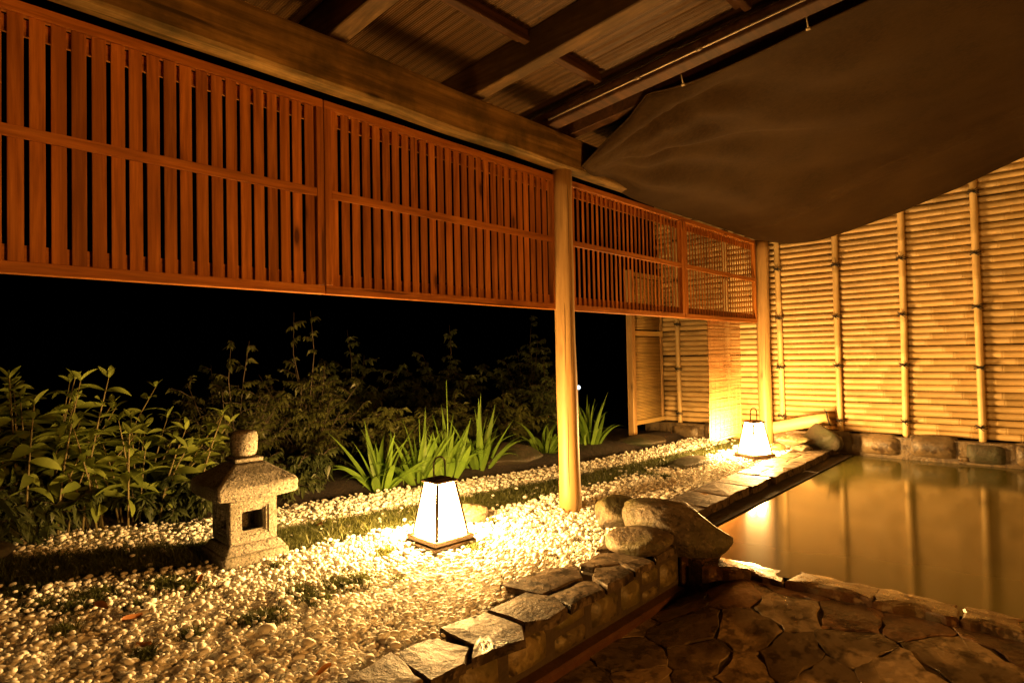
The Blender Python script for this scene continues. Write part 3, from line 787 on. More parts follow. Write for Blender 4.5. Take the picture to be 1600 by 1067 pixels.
for a,c in ((-1.5,.755),(.756,1.80),(1.801,2.85),(2.851,3.70),(3.701,5.0),(5.001,8.2)): reed_mat(a,c)
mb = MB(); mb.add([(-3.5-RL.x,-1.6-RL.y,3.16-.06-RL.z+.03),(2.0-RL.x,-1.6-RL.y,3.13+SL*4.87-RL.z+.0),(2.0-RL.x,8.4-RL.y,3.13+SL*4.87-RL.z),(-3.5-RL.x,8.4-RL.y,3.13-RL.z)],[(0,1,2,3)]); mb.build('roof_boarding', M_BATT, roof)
mb = MB(); mb.tube([(-2.80-RL.x,3.535-RL.y,2.925-RL.z)]+[(x-RL.x,3.535-RL.y,rz(x)+.025-RL.z) for x in np.linspace(-2.7,1.5,8)], .007, 8); cd = mb.build('conduit', M_PIPE, roof)
for x in (-2.05,-1.62,-.6):
    mb = MB(); mb.tube([(x-.02-RL.x,3.535-RL.y,rz(x)+.023-RL.z),(x+.02-RL.x,3.535-RL.y,rz(x)+.027-RL.z)], .012, 8); mb.build('coupling', M_PIPE, cd)

# ------------------------------------------------------------------ cloth canopy
m, nt_, b_, _ = mat_new('brown canopy cloth')
v_ = coords(nt_, (1,1,1), False); wf = noise_n(nt_, coords(nt_, (9,26,9), False), 4, 4, .7); wl = noise_n(nt_, v_, 2.2, 4, .6)
c_ = ramp(nt_, wl, [(.3,(.019,.010,.0035)),(.7,(.036,.020,.007))])
c_ = mix(nt_, ramp(nt_, wf, [(.42,(0,0,0)),(.70,(.5,.5,.5))]), c_, (.054,.031,.011))
nt_.links.new(c_, b_.inputs['Base Color']); b_.inputs['Roughness'].default_value = .8
bump(nt_, b_, wf, .35, .004)
b_.inputs['Specular IOR Level'].default_value = .05
M_CLOTH = m
M_TIE = plain('pale tie cord', (.45,.36,.22), .7)
def canopy():
    NU, NV = 150, 130
    # near edge: from the post corner up to the rafter, then along it; far edge sags along the fence; left edge along the lattice head
    far = [(-2.93,2.585),(-2.65,2.50),(-2.28,2.545),(-1.93,2.625),(-1.41,2.755),(-.82,2.93),(-.29,3.13),(.5,3.20),(1.4,3.26)]
    V = np.zeros((NV+1,NU+1,3))
    near_pts = [(-2.85,3.97,2.655),(-2.55,3.88,2.76),(-2.30,3.82,2.865),(-2.10,3.75,2.955),(-1.54,3.74,3.015),(-.88,3.73,3.075),(-.2,3.72,3.14),(1.4,3.72,3.29)]
    # parametrise the near edge by x as well
    for i in range(NU+1):
        s = i/NU; x = -2.93+4.33*s**1.12
        xn = max(x,-2.85)
        yn = np.interp(xn,[p[0] for p in near_pts],[p[1] for p in near_pts]); zn = np.interp(xn,[p[0] for p in near_pts],[p[2] for p in near_pts])
        zf = np.interp(x,[p[0] for p in far],[p[1] for p in far])
        for j in range(NV+1):
            t = j/NV
            y = yn+(8.10-yn)*t
            xx_ = xn+(x-xn)*min(t*6,1)
            z_ = zn+(zf-zn)*t
            edge = min(s*5,1)
            sag = -.10*math.sin(math.pi*min(t,1))*edge*(1-.3*s)
            if s < .35: # left edge hugs the lattice head
                k = 1-s/.35; z_ += (2.60-z_)*k**2.2*min(1,t*2.2)
            # seam near the far end and pull wrinkles fanning out from the two near corners
            d1 = math.hypot(xx_+2.85, y-3.97); a1 = math.atan2(y-3.97, xx_+2.85+1e-6)
            d2 = math.hypot(xx_+2.10, y-3.75); a2 = math.atan2(y-3.75, xx_+2.10+1e-6)
            w1 = math.sin(a1*9+.4+.9*math.sin(a1*4)); w1 += .55*math.sin(a1*19+1)
            wr = .10*math.exp(-d1/1.3)*w1*min(d1*1.3,1)*edge + .028*math.exp(-d2/2.5)*math.sin(a2*11+.3)*min(d2*1.2,1)
            wr += .006*noise.noise(Vector((xx_*1.1+y*.5,y*2.6-xx_*.4,4)))*math.sin(math.pi*t) + .003*noise.noise(Vector((xx_*2+y*1.2,y*6-xx_*1.5,8)))
            ys_ = 6.75-.18*(xx_+2.9)
            sag += -.035*math.exp(-((y-ys_)/.06)**2)*edge*min(1,(1.2-xx_)) - .030*edge*(1/(1+math.exp(-(y-ys_)*45)))*min(1,(1.5-xx_)*.6)
            lo = .0015*math.sin(x*260+y*3)*0
            V[j,i] = (xx_, y, z_+sag+wr+lo)
    V = V.reshape(-1,3)
    F = [(j*(NU+1)+i, j*(NU+1)+i+1, (j+1)*(NU+1)+i+1, (j+1)*(NU+1)+i) for j in range(NV) for i in range(NU)]
    me = fast_mesh('cloth_canopy', V, F, M_CLOTH, True)
    o = link('cloth_canopy', me); tag(o, 'dark brown cloth canopy sagging between the rafters and the bamboo fence over the pool', 'canopy')
    md = o.modifiers.new('thickness','SOLIDIFY'); md.thickness = .004
    hem = MB(); hem.tube([tuple(V[i]) for i in range(0,NU+1,2)], .007, 6); hem.build('hem', M_CLOTH, o)
    for i in (44,71):
        p = Vector(V[i]); tc_ = MB(); tc_.tube([p, p+Vector((0,-.03,.06))], .004, 5); tc_.tube([p+Vector((-.012,0,0)),p+Vector((.012,0,0))], .009, 6); tc_.build('tie_cord', M_TIE, o)
canopy()

# ------------------------------------------------------------------ reed blind
m, nt_, b_, _ = mat_new('reed blind')
v_ = coords(nt_, (1,1,1)); rn = noise_n(nt_, coords(nt_, (1,9,60)), 3, 5, .75)
c_ = ramp(nt_, rn, [(.3,(.22,.085,.025)),(.5,(.42,.20,.06)),(.7,(.62,.42,.19))])
nt_.links.new(c_, b_.inputs['Base Color']); b_.inputs['Roughness'].default_value = .55
M_REEDB = m
bl = thing('reed_blind', 'split reed blind hanging below the farthest lattice panel near the far lantern', 'blind', (-3.0,6.98,.2))
mb = MB(); zz = 0.0
V = []; F = []
nr = 150; hgt = 1.35
for k in range(nr):   # thin split reeds, stacked; too fine to pick apart
    z0 = k*hgt/nr; dz = hgt/nr; j = rs.uniform(-.003,.003); tw = rs.uniform(-.002,.002)
    n0 = len(V)
    for q,yq in enumerate((-.455+rs.uniform(0,.01), -.2, .0, .2, .455-rs.uniform(0,.01))):
        w = .0035*noise.noise(Vector((yq*9,k*.7,1)))
        for (dx,dz_) in ((-.003,.1),(.004,.1),(.004,.88),(-.003,.88)): V.append((dx+j+.012*math.sin(z0*1.5), yq, z0+dz*dz_+w+tw*q))
    for q in range(4):
        for c in range(4): F.append((n0+q*4+c, n0+q*4+(c+1)%4, n0+(q+1)*4+(c+1)%4, n0+(q+1)*4+c))
rd = link('reeds', fast_mesh('reeds', V, F, M_REEDB), bl); rd['kind'] = 'stuff'
M_CORDB = plain('tan blind cord', (.38,.22,.08), .7, 0, 60)
for y in (-.40,-.29,-.17,-.06,.06,.17,.29,.40):
    mb = MB(); mb.tube([(.007+.012*math.sin(z*1.5),y+.004*math.sin(z*9+y*30),z) for z in np.linspace(.0,hgt,14)], .0022, 5); mb.build('binding_cord', M_CORDB, bl)
mb = MB(); mb.tube([(0,-.47,hgt+.006),(0,.47,hgt+.006)], .014, 8); mb.build('head_rail', M_BAMY, bl)
mb = MB(); mb.tube([(0,-.46,-.012),(0,.46,-.012)], .010, 8); mb.build('bottom_rail', M_BAMY, bl)

# split bamboo spout lying against the fence foot
sp = thing('bamboo_spout', 'pale split bamboo spout sloping up from the gravel to the dark pool corner boulder', 'spout', (-2.75,8.03,.10))
ang = math.atan2(.27,1.15); L = 1.22
mb = MB(); prof = [(-.075,.0),(-.06,.022),(-.03,.034),(0,.038),(.03,.034),(.06,.022),(.075,0.0)]
V = []; F = []
for i in range(9):
    s = -.62+L*i/8; bulge = 1+(.06 if i in (3,6) else 0)
    for w,h in prof:
        V.append((s*math.cos(ang)-w*math.sin(ang)*bulge, -h*bulge, s*math.sin(ang)+w*math.cos(ang)*bulge+.13))
for i in range(8):
    for k in range(6): F.append((i*7+k,i*7+k+1,(i+1)*7+k+1,(i+1)*7+k))
mb.add(V,[tuple(reversed(f)) for f in F],True); o = mb.build('split_cane', M_BAMX, sp); md = o.modifiers.new('wall','SOLIDIFY'); md.thickness = .008
ex, ez = .585*math.cos(ang), .585*math.sin(ang)+.13
mb = MB(); mb.tube([(ex-w*1.12*math.sin(ang), -h*1.1-.005, ez+w*1.12*math.cos(ang)) for w,h in prof], .007, 6); mb.tube([(ex-.03,-.01,ez+.075),(ex-.04,-.02,ez+.11)], .006, 5); mb.build('binding_cord', M_ROPE, sp)

# ------------------------------------------------------------------ floor lanterns
def floor_lantern(label, loc, rot):
    t = thing('floor_lantern', label, 'lantern', loc, rot, 'lit paper floor lanterns on the gravel')
    mb = MB(); mb.box(-.165,.165,-.165,.165,0,.022,.004); mb.box(-.155,.155,-.155,.155,.023,.055,.006); mb.build('base', M_LWOOD, t)
    B, T, z0, z1 = .122, .068, .060, .385
    for sx in (-1,1):
        for sy in (-1,1):
            mb = MB(); a = Vector((sx*B,sy*B,z0-.005)); c = Vector((sx*T,sy*T,z1))
            w = .008
            vs = [(p.x+dx*w,p.y+dy*w,p.z) for p in (a,c) for dx,dy in ((-1,-1),(1,-1),(1,1),(-1,1))]
            mb.add(vs,[(3,2,1,0),(4,5,6,7),(0,1,5,4),(1,2,6,5),(2,3,7,6),(3,0,4,7)]); mb.build('corner_bar', M_BLACK, t)
    for k in range(4):
        Rm = Matrix.Rotation(k*math.pi/2,3,'Z'); g = .006
        q = [Vector((B-.002,-B+g,z0)),Vector((B-.002,B-g,z0)),Vector((T-.002,T-g,z1)),Vector((T-.002,-T+g,z1))]
        q2 = [p-Vector((.003,0,0)) for p in q]
        mb = MB(); mb.add([Rm@p for p in q+q2],[(0,1,2,3),(7,6,5,4),(0,4,5,1),(1,5,6,2),(2,6,7,3),(3,7,4,0)]); po_ = mb.build('pane', M_PAPER, t); po_.data.materials.append(M_PAPERB)
        for f_ in po_.data.polygons: f_.material_index = 0 if f_.index == 0 else 1
    mb = MB(); mb.box(-.086,.086,-.086,.086,.387,.403,.004); mb.box(-.06,.06,-.06,.06,.4035,.412,.003); mb.build('top_cap', M_LWOOD, t)
    pts = [(0,-.045,.408)]+[(0,-.045*math.cos(a),.495+.05*math.sin(a)) for a in np.linspace(0,math.pi,11)]+[(0,.045,.408)]
    mb = MB(); mb.tube(pts, .0058, 7); mb.build('handle', M_ROPE, t)
    return t
floor_lantern('glowing white paper lantern on the bright gravel nearest the camera, beside the stone lantern', (-3.03,2.62,.012), R(-4))
floor_lantern('smaller looking glowing paper lantern at the far gravel end before the bamboo fence', (-2.63,6.86,.012), R(-26))

# ------------------------------------------------------------------ stone lantern
sl = thing('stone_lantern', 'old granite garden lantern with a square window on the grass edge', 'stone lantern', (-3.79,1.70,-.01), R(-3))
def frustum(mb, a, b, z0, z1, ax=None, bx=None):
    vs = [(sx*a,sy*a,z0) for sx,sy in ((-1,-1),(1,-1),(1,1),(-1,1))]+[(sx*b,sy*b,z1) for sx,sy in ((-1,-1),(1,-1),(1,1),(-1,1))]
    mb.add(vs,[(3,2,1,0),(4,5,6,7),(0,1,5,4),(1,2,6,5),(2,3,7,6),(3,0,4,7)])
def rough_stone(o, w=.012, seg=3, amp=.006, tex=None):
    bv = o.modifiers.new('worn edges','BEVEL'); bv.width = w; bv.segments = seg; bv.limit_method = 'ANGLE'; bv.angle_limit = R(30)
    for p in o.data.polygons: p.use_smooth = False
mb = MB(); frustum(mb,.195,.195,0,.075); o = mb.build('base_stone', M_GRAN, sl); rough_stone(o,.018)
mb = MB(); frustum(mb,.185,.150,.0752,.125); o = mb.build('base_step', M_GRAN, sl); rough_stone(o,.012)
def chamber(h0,h1,w,wi):
    mb = MB(); a0,a1 = h0+.07,h1-.075; ww = w*.44
    for k in range(4):
        Rm = Matrix.Rotation(k*math.pi/2,3,'Z')
        def P(x,y,z): return Rm@Vector((x,y,z))
        O = [P(w,-w,h0),P(w,w,h0),P(w,w,h1),P(w,-w,h1)]
        I1 = [P(w,-ww-.022,a0-.022),P(w,ww+.022,a0-.022),P(w,ww+.022,a1+.022),P(w,-ww-.022,a1+.022)]
        I2 = [P(w-.014,-ww-.018,a0-.018),P(w-.014,ww+.018,a0-.018),P(w-.014,ww+.018,a1+.018),P(w-.014,-ww-.018,a1+.018)]
        I3 = [P(w-.014,-ww,a0),P(w-.014,ww,a0),P(w-.014,ww,a1),P(w-.014,-ww,a1)]
        I4 = [P(wi,-ww,a0),P(wi,ww,a0),P(wi,ww,a1),P(wi,-ww,a1)]
        I5 = [P(wi,-wi,h0+.01),P(wi,wi,h0+.01),P(wi,wi,h1-.01),P(wi,-wi,h1-.01)]
        rings = [O,I1,I2,I3,I4,I5] if k in (0,3) else [O,I1,I2,I3]
        vs = [p for r in rings for p in r]; fs = []
        if k not in (0,3): fs.append((12,13,14,15))
        for r in range(len(rings)-1):
            for i_ in range(4): fs.append((r*4+i_, r*4+(i_+1)%4, (r+1)*4+(i_+1)%4, (r+1)*4+i_))
        mb.add(vs,fs)
    for z,f in ((h0,(3,2,1,0)),(h1,(0,1,2,3))): mb.add([(-w,-w,z),(w,-w,z),(w,w,z),(-w,w,z)],[f])
    mb.add([(-wi,-wi,h0+.01),(wi,-wi,h0+.01),(wi,wi,h0+.01),(-wi,wi,h0+.01)],[(0,1,2,3)])
    mb.add([(-wi,-wi,h0+.01),(-wi,wi,h0+.01),(-wi,wi,h1-.01),(-wi,-wi,h1-.01)],[(0,1,2,3)]); mb.add([(-wi,wi,h0+.01),(wi,wi,h0+.01),(wi,wi,h1-.01),(-wi,wi,h1-.01)],[(0,1,2,3)])
    return mb
o = chamber(.126,.385,.142,.095).build('light_chamber', M_GRAN, sl)
bm = bmesh.new(); bm.from_mesh(o.data); bmesh.ops.remove_doubles(bm, verts=bm.verts, dist=1e-5)
bmesh.ops.bevel(bm, geom=[e for e in bm.edges if len(e.link_faces)==2 and e.calc_face_angle(0) > .6], offset=.007, segments=2, affect='EDGES'); bm.to_mesh(o.data); bm.free()
# roof with thick lip and swept slopes
mb = MB(); lv = [(.150,.386),(.236,.398),(.241,.475),(.222,.492),(.175,.535),(.120,.572),(.095,.592)]
n0 = 0; V = []; F = []
for a,z in lv:
    for k in range(24):
        th = 2*math.pi*k/24+math.pi/4; c, s = math.cos(th), math.sin(th); q = max(abs(c),abs(s)); rr = 1/q
        corner = (abs(abs(c)-abs(s)) < .05)
        up = .012*((rr-1)/.414)**2 if .39 < z < .5 else 0
        V.append((a*c*rr*.995, a*s*rr*.995, z+up))
for r in range(len(lv)-1):
    for k in range(24): F.append((r*24+k, r*24+(k+1)%24, (r+1)*24+(k+1)%24, (r+1)*24+k))
F.append(tuple(reversed(range(24)))); F.append(tuple(range((len(lv)-1)*24,len(lv)*24)))
mb.add(V,F); o = mb.build('roof', M_GRAN, sl); rough_stone(o,.014,2)
mb = MB(); frustum(mb,.085,.088,.5925,.620); o = mb.build('finial_collar', M_GRAN, sl); rough_stone(o,.01,2)
mb = MB(); prof = [(.058,.6205),(.068,.634),(.076,.660),(.080,.70),(.080,.742),(.074,.766),(.056,.779),(.012,.785)]
V = []; F = []
for a,z in prof:
    for k in range(20): V.append((a*math.cos(2*math.pi*k/20),a*math.sin(2*math.pi*k/20),z))
for r in range(len(prof)-1):
    for k in range(20): F.append((r*20+k,r*20+(k+1)%20,(r+1)*20+(k+1)%20,(r+1)*20+k))
F.append(tuple(range((len(prof)-1)*20,len(prof)*20))); mb.add(V,F,True); mb.build('finial', M_GRAN, sl)

# ------------------------------------------------------------------ irises
M_IRIS = leaf_mat('iris leaf', (.13,.25,.028), (.23,.38,.055), .22, .42, .35, 3)
def iris_leaf(L, w, bend, seed, fold=.25):
    rr = random.Random(seed); n_ = 9; V = []; F = []; x = z = 0.0; a = 0.0
    for i in range(n_+1):
        t = i/n_; ww = w*(1-t**1.9)*(.75+.5*math.sin(math.pi*min(t*1.1,1)))/1.1
        V += [(x,-ww/2,z),(x+ww*fold*.5*math.cos(a),0,z-ww*fold*.5*math.sin(a)),(x,ww/2,z)]
        a = bend*t**1.8; x += math.sin(a)*L/n_; z += math.cos(a)*L/n_
    for i in range(n_):
        for k in range(2): F.append((i*3+k,i*3+k+1,(i+1)*3+k+1,(i+1)*3+k))
    mb = MB(); mb.add(V,F,True); return mb.mesh('leaf', M_IRIS)
IL = [iris_leaf(.64,.060,.40,1), iris_leaf(.58,.055,.75,2), iris_leaf(.74,.062,.25,3), iris_leaf(.56,.052,1.2,4), iris_leaf(.52,.045,2.0,5), iris_leaf(.66,.052,1.3,6)]
def iris(label, x, y, n_, spread, seed, hs=1.0, stalk=None, low=False):
    rr = random.Random(seed)
    t = thing('iris_clump', label, 'iris', (x,y,-.02), 0, 'iris clumps along the back edge of the gravel')
    for k in range(n_):
        az = rr.uniform(0,2*math.pi); d = rr.uniform(0,1)**.6
        me = rr.choice(IL[:4] if (d < .75 and not low) else IL[3:])
        tilt = d*spread
        o = link('leaf', me, t, (d*.09*math.cos(az)+rr.uniform(-.02,.02), d*.10*math.sin(az)+rr.uniform(-.02,.02), 0), None, (1,rr.uniform(.85,1.25),hs*rr.uniform(.72,1.12)))
        o.rotation_mode = 'XYZ'
        o.rotation_euler = (Matrix.Rotation(az,3,'Z') @ Matrix.Rotation(tilt,3,'Y') @ Matrix.Rotation(rr.uniform(-1.2,1.2),3,'Z')).to_euler()
    if stalk:
        mb = MB(); mb.tube([(.0,.02,0),(.01,.02,stalk*.5),(-.005,.025,stalk)], [.007,.006,.004], 6); mb.build('flower_stalk', M_IRIS, t)
    return t
iris('lush iris clump with the widest leaves, at the left end of the iris row', -4.74,3.40,34,.85,1,1.0)
iris('iris clump behind the nearest lantern with a short bare flower stalk', -4.68,3.78,32,.7,2,.95,.62)
iris('iris clump right above the lantern handle with the tallest bare flower stalk', -4.66,4.12,34,.6,3,.92,.98)
iris('iris clump beside the big dark mossy boulder, leaves arching right', -4.66,4.58,34,.7,4,1.06)
iris('drooping iris clump partly hidden behind the round log post', -4.68,5.72,26,.95,5,.95,None,True)
iris('iris clump just right of the round log post', -4.56,6.45,30,.6,6,1.05)

# ------------------------------------------------------------------ shrubs
M_LEAFB = leaf_mat('broad shrub leaf', (.15,.20,.034), (.25,.305,.060), .25, .5, .35, 4)
M_LEAFS = leaf_mat('small shrub leaf', (.050,.058,.015), (.105,.116,.028), .2, .45, .3, 5)
M_LEAFD = leaf_mat('dark undergrowth leaf', (.045,.062,.020), (.085,.105,.032), .2, .45, .3, 5)
M_STEM = plain('green brown stem', (.16,.13,.05), .6)
M_TWIG = plain('dark twig', (.06,.045,.025), .7)
def broad_leaf(L, w, droop, seed):
    n_ = 6; V = []; F = []; rr = random.Random(seed); x = z = 0; a = 0
    for i in range(n_+1):
        t = i/n_; ww = w*math.sin(math.pi*min(max(t*.96+.02,0),1))**.8*(1-.25*t)
        V += [(x,-ww/2,z+ww*.14),(x,0,z),(x,ww/2,z+ww*.14)]
        a = -.12+droop*t; x += math.cos(a)*L/n_; z -= math.sin(a)*L/n_
    for i in range(n_):
        for k in range(2): F.append((i*3+k,i*3+k+1,(i+1)*3+k+1,(i+1)*3+k))
    mb = MB(); mb.add(V,F,True); return mb.mesh('leaf', M_LEAFB)
BL = [broad_leaf(.20,.078,.9,1), broad_leaf(.23,.080,.7,2), broad_leaf(.18,.074,1.2,3), broad_leaf(.21,.068,.4,4)]
def broad_shrub(label, x, y, stems, seed, hmin, hmax, rad):
    rr = random.Random(seed); t = thing('broad_leaf_shrub', label, 'shrub', (x,y,0), 0, 'shrubs behind the gravel')
    for k in range(stems):
        az = rr.uniform(0,6.28); d = rad*rr.uniform(.1,1); h = rr.uniform(hmin,hmax)
        bx, by = d*math.cos(az)*.8, d*math.sin(az); lx, ly = .30*math.cos(az)*rr.uniform(.2,1), .34*math.sin(az)*rr.uniform(.2,1)+.08
        pts = [(bx+lx*(f**1.5), by+ly*(f**1.5), h*f) for f in (0,.25,.5,.75,1)]
        mb = MB(); mb.tube(pts,[.008,.007,.006,.005,.003],6); mb.build('stem', M_STEM, t)
        rot0 = rr.uniform(0,3); nn = 7
        for i in range(nn):
            f = 1-.105*i*(1.0/h)*.9; 
            if f < .25: break
            px_, py_, pz_ = bx+lx*f**1.5, by+ly*f**1.5, h*f
            for q in range(2 if i else 3):
                a = rot0+i*1.57+q*(math.pi if i else 2.1)+rr.uniform(-.3,.3)
                sc = (.55 if i == 0 else min(.75+.12*i,1.05))*rr.uniform(.75,1.15); up = (.9 if i == 0 else .3-.10*i)+rr.uniform(-.25,.25)
                o = link('leaf', rr.choice(BL), t, (px_,py_,pz_), None, (sc,sc,sc))
                o.rotation_euler = (Matrix.Rotation(a,3,'Z') @ Matrix.Rotation(-up,3,'Y') @ Matrix.Rotation(rr.uniform(-.9,.9),3,'X')).to_euler()
    return t
broad_shrub('pale leaved shrub with the tallest broad leaf shoot, left of the stone lantern', -5.55,1.00,30,4,.55,1.12,.44)
broad_shrub('pale broad leaf shrub of lower shoots just behind the stone lantern roof', -5.35,1.60,27,9,.46,.88,.44)
def leaf_mesh(name, P, ax, L, wf, mat, seed):
    """one folded six-triangle leaf per row, base at P, pointing along ax"""
    g = np.random.default_rng(seed); n_ = len(P)
    ax = ax/np.linalg.norm(ax,axis=1)[:,None]
    sd = np.cross(ax, np.array([0,0,1.0])); sd /= np.maximum(np.linalg.norm(sd,axis=1),1e-4)[:,None]
    rol = g.normal(0,.55,n_); nr_ = np.cross(sd,ax)
    sd = sd*np.cos(rol)[:,None]+nr_*np.sin(rol)[:,None]; nr_ = np.cross(sd,ax)
    s_ = (L*np.exp(g.normal(0,.28,n_)))[:,None]; w = s_*wf; dn = np.array([0,0,-1.0])
    V = np.zeros((n_,6,3))
    V[:,0] = P; V[:,1] = P+ax*s_*.5; V[:,2] = P+ax*s_+dn*s_*.25
    V[:,3] = P+ax*s_*.40+sd*w*.5+nr_*s_*.07; V[:,4] = P+ax*s_*.40-sd*w*.5+nr_*s_*.07; V[:,5] = P+ax*s_*.78+dn*s_*.07
    b_ = np.arange(n_)[:,None]*6
    F = np.concatenate([b_+np.array(t_) for t_ in ((0,3,1),(0,1,4),(3,5,1),(1,5,4),(3,2,5),(5,2,4))])
    return fast_mesh(name, V.reshape(-1,3), F, mat, False)
def shrub(label, x, y, h, rx, ry, n_, L, mat, seed, droop=.5, spire=0, name='shrub'):
    rr = random.Random(seed); t = thing(name, label, 'shrub', (x,y,-.03), 0, 'shrubs behind the gravel')
    mb = MB(); P = []; A = []
    ns = max(9, n_//230)
    per = n_/ns
    for k in range(ns):
        a = rr.uniform(0,6.28); d = rr.uniform(.05,1)**.7
        hh = h*rr.uniform(.50,.88)*(1-.28*d)
        if k < spire: hh = h*rr.uniform(.93,1.0); d *= .3
        ex, ey = rx*d*math.cos(a), ry*d*math.sin(a)
        wob = [rr.uniform(-.05,.05) for _ in range(4)]
        def at(f): return Vector((ex*f**1.3+wob[0]*math.sin(f*6), ey*f**1.3+wob[1]*math.sin(f*5+1), hh*f))
        mb.tube([at(f) for f in (0,.25,.5,.75,1)], [.010,.008,.006,.004,.002], 5)
        nt_w = 11
        for q in range(nt_w):
            f = .22+.78*(q+rr.random()*.8)/nt_w; f = min(f,1.0); b0 = at(f)
            a2 = rr.uniform(0,6.28); tl = (.10+.20*(1-f)+.05*rr.random())*(1.0 if k >= spire else .55)*rr.uniform(.7,1.3)*min(1.3,.5+h*.6); up = rr.uniform(-.1,.7)
            dv = Vector((math.cos(a2)*.9, math.sin(a2)*.9, up)).normalized()
            mb.tube([b0, b0+dv*tl*.6, b0+dv*tl+Vector((0,0,-tl*.12))], [.0035,.0025,.0012], 4, False)
            nl = max(3, int(per/nt_w*rr.uniform(.7,1.3)))
            for w in range(nl):
                g = (w+.6)/nl; p = b0+dv*tl*g+Vector((0,0,-tl*.12*g*g))
                a3 = a2+(1 if w % 2 else -1)*rr.uniform(.5,1.2)+(rr.uniform(-.3,.3))
                el = rr.gauss(-droop*.6,.35)
                P.append(p); A.append((math.cos(a3)*math.cos(el), math.sin(a3)*math.cos(el), math.sin(el)))
    mb.build('stems', M_TWIG, t)
    link('foliage', leaf_mesh('foliage', np.array(P), np.array(A), L, .46, mat, seed), t)
    return t
shrub('bushy small leaved shrub rising behind the stone lantern finial', -5.65,2.45,1.46,.55,.60,6400,.043,M_LEAFS,21,.7,2)
shrub('tallest slender shrub with drooping small leaves under the lattice joint', -5.75,3.25,1.72,.50,.55,6200,.043,M_LEAFS,22,.8,2)
shrub('dark low undergrowth bush at the left below the pale leaved shrub', -5.35,.85,.62,.45,.75,3600,.075,M_LEAFD,23,.9,0)
shrub('dark low undergrowth bush right behind the stone lantern', -5.18,1.95,.55,.36,.55,3400,.065,M_LEAFD,24,.9,0)
shrub('dark low bush between the stone lantern and the first iris clump', -5.12,2.75,.62,.36,.5,3800,.055,M_LEAFD,25,.8,0)
shrub('dim leafy shrub directly behind the left iris clumps', -5.30,4.00,1.02,.45,.50,3600,.062,M_LEAFS,26,.4,0)
shrub('dim leafy shrub behind the arching iris clump and the dark boulder', -5.30,4.85,1.00,.42,.50,3400,.064,M_LEAFS,27,.4,0)
shrub('dim leafy shrub behind the round log post', -5.35,5.75,.95,.50,.50,2600,.075,M_LEAFS,28,.4,0)
shrub('dim shrub beside the sleeve fence post', -5.45,6.75,1.25,.55,.55,3000,.065,M_LEAFD,29,.5,1)
shrub('tall dim hedge bush standing far back behind the slender shrub', -7.0,4.6,1.65,.85,.9,4600,.070,M_LEAFD,30,.5,1)
shrub('tall dim hedge bush far back behind the iris row', -7.1,6.3,1.75,.9,.9,4600,.070,M_LEAFD,31,.5,1)
shrub('tall dim hedge bush far back beyond the round log post', -7.0,8.1,1.95,.9,.9,4600,.070,M_LEAFD,32,.5,1)
shrub('dim hedge bush far back left of the tallest slender shrub', -6.9,2.9,1.25,.8,.8,2000,.075,M_LEAFD,33,.5,1)
shrub('shrub with pointed leaves reaching in at the left edge of the photograph', -5.9,.58,1.50,.36,.40,1500,.085,M_LEAFB,34,.6,2)
shrub('dark undergrowth bush at the far left beside the left edge of the photograph', -6.15,.45,.80,.5,.5,1200,.085,M_LEAFD,35,.7,0)

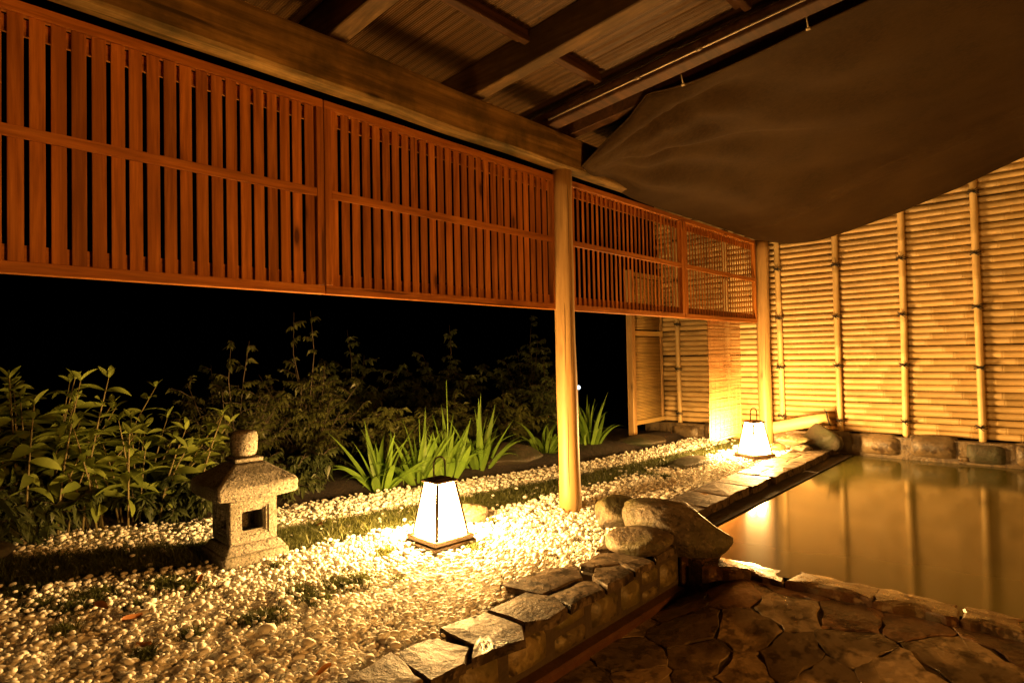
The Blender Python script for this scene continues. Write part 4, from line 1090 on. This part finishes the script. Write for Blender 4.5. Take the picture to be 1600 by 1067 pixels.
# ------------------------------------------------------------------ fallen leaves on the gravel
M_DRY = leaf_mat('dry fallen leaf', (.20,.075,.018), (.30,.12,.03), .3, .6, .1, 12)
def fallen(label, px, py, L, rot, seed):
    x, y = pix(px,py,.02); mb = MB(); V = []; F = []
    for i in range(6):
        t = i/5; w = L*.5*math.sin(math.pi*min(t*.94+.03,1)); z = .012*math.sin(t*3+seed)
        V += [(L*(t-.5),-w/2,z+.010),(L*(t-.5),0,z),(L*(t-.5),w/2,z+.014)]
    for i in range(5):
        for k in range(2): F.append((i*3+k,i*3+k+1,(i+1)*3+k+1,(i+1)*3+k))
    mb.add(V,F,True); o = mb.build('fallen_leaf', M_DRY, loc=(x,y,.022), rot=(.15,-.1,rot)); tag(o,label,'leaf','dry leaves fallen on the gravel')
fallen('orange brown dry leaf on the weedy gravel below the dark grass at the left', 158,949,.085,.4,1)
fallen('dark brown curled dry leaf just right of the orange leaf on the gravel', 207,966,.10,1.9,2)
fallen('brown dry leaf on the pebbles between two weed tufts near the bottom', 225,1007,.06,.9,3)
fallen('small dry leaf on the gravel in front of the stone lantern base', 312,905,.06,2.4,4)
fallen('dry leaf at the bottom of the gravel near the coping slabs', 506,1050,.06,1.2,5)
fallen('reddish dry leaf on the grass right of the stone lantern', 500,822,.06,.2,6)

# ------------------------------------------------------------------ lamps outside or far from the picture
fl = thing('garden_light', 'tiny cold white garden light shining far behind the irises', 'garden light', (-7.6,10.4,-.06))
mb = MB(); mb.tube([(0,0,0),(0,0,.52)], .03, 8); mb.build('stake', M_BLACK, fl)
bm = bmesh.new(); bmesh.ops.create_icosphere(bm, subdivisions=2, radius=.045)
for v in bm.verts: v.co.z += .56
me = bpy.data.meshes.new('globe'); bm.to_mesh(me); bm.free(); me.materials.append(glow('cold lamp globe',(.75,.88,1.0),3.0)); link('globe', me, fl)

hl = thing('hanging_lamp', 'bulb lamp under a wide black hood, hanging beyond the right side of the pool', 'lamp', (3.7,1.6,1.50))
mb = MB(); mb.tube([(0,0,-.05),(0,0,-.04),(0,0,.0),(0,0,.05),(0,0,.12)], [.012,.03,.045,.03,.016], 12); mb.build('bulb', M_PAPERB, hl).location = (0,0,0)
ld = bpy.data.lights.new('hanging_lamp_light','POINT'); ld.energy = EAVE_GLOW; ld.color = (1.0,.385,.060); ld.shadow_soft_size = .13
lo = bpy.data.objects.new('hanging_lamp_light', ld); COL.objects.link(lo); lo.parent = hl; lo.location = (0,0,-.03)
mb = MB(); mb.tube([(0,0,.120),(0,0,.125),(0,0,.20),(0,0,.24)], [.60,.605,.10,.03], 24); mb.build('hood', M_BLACK, hl)
mb = MB(); mb.tube([(0,0,.24),(0,0,2.1)], .005, 6); mb.build('cord', M_BLACK, hl)
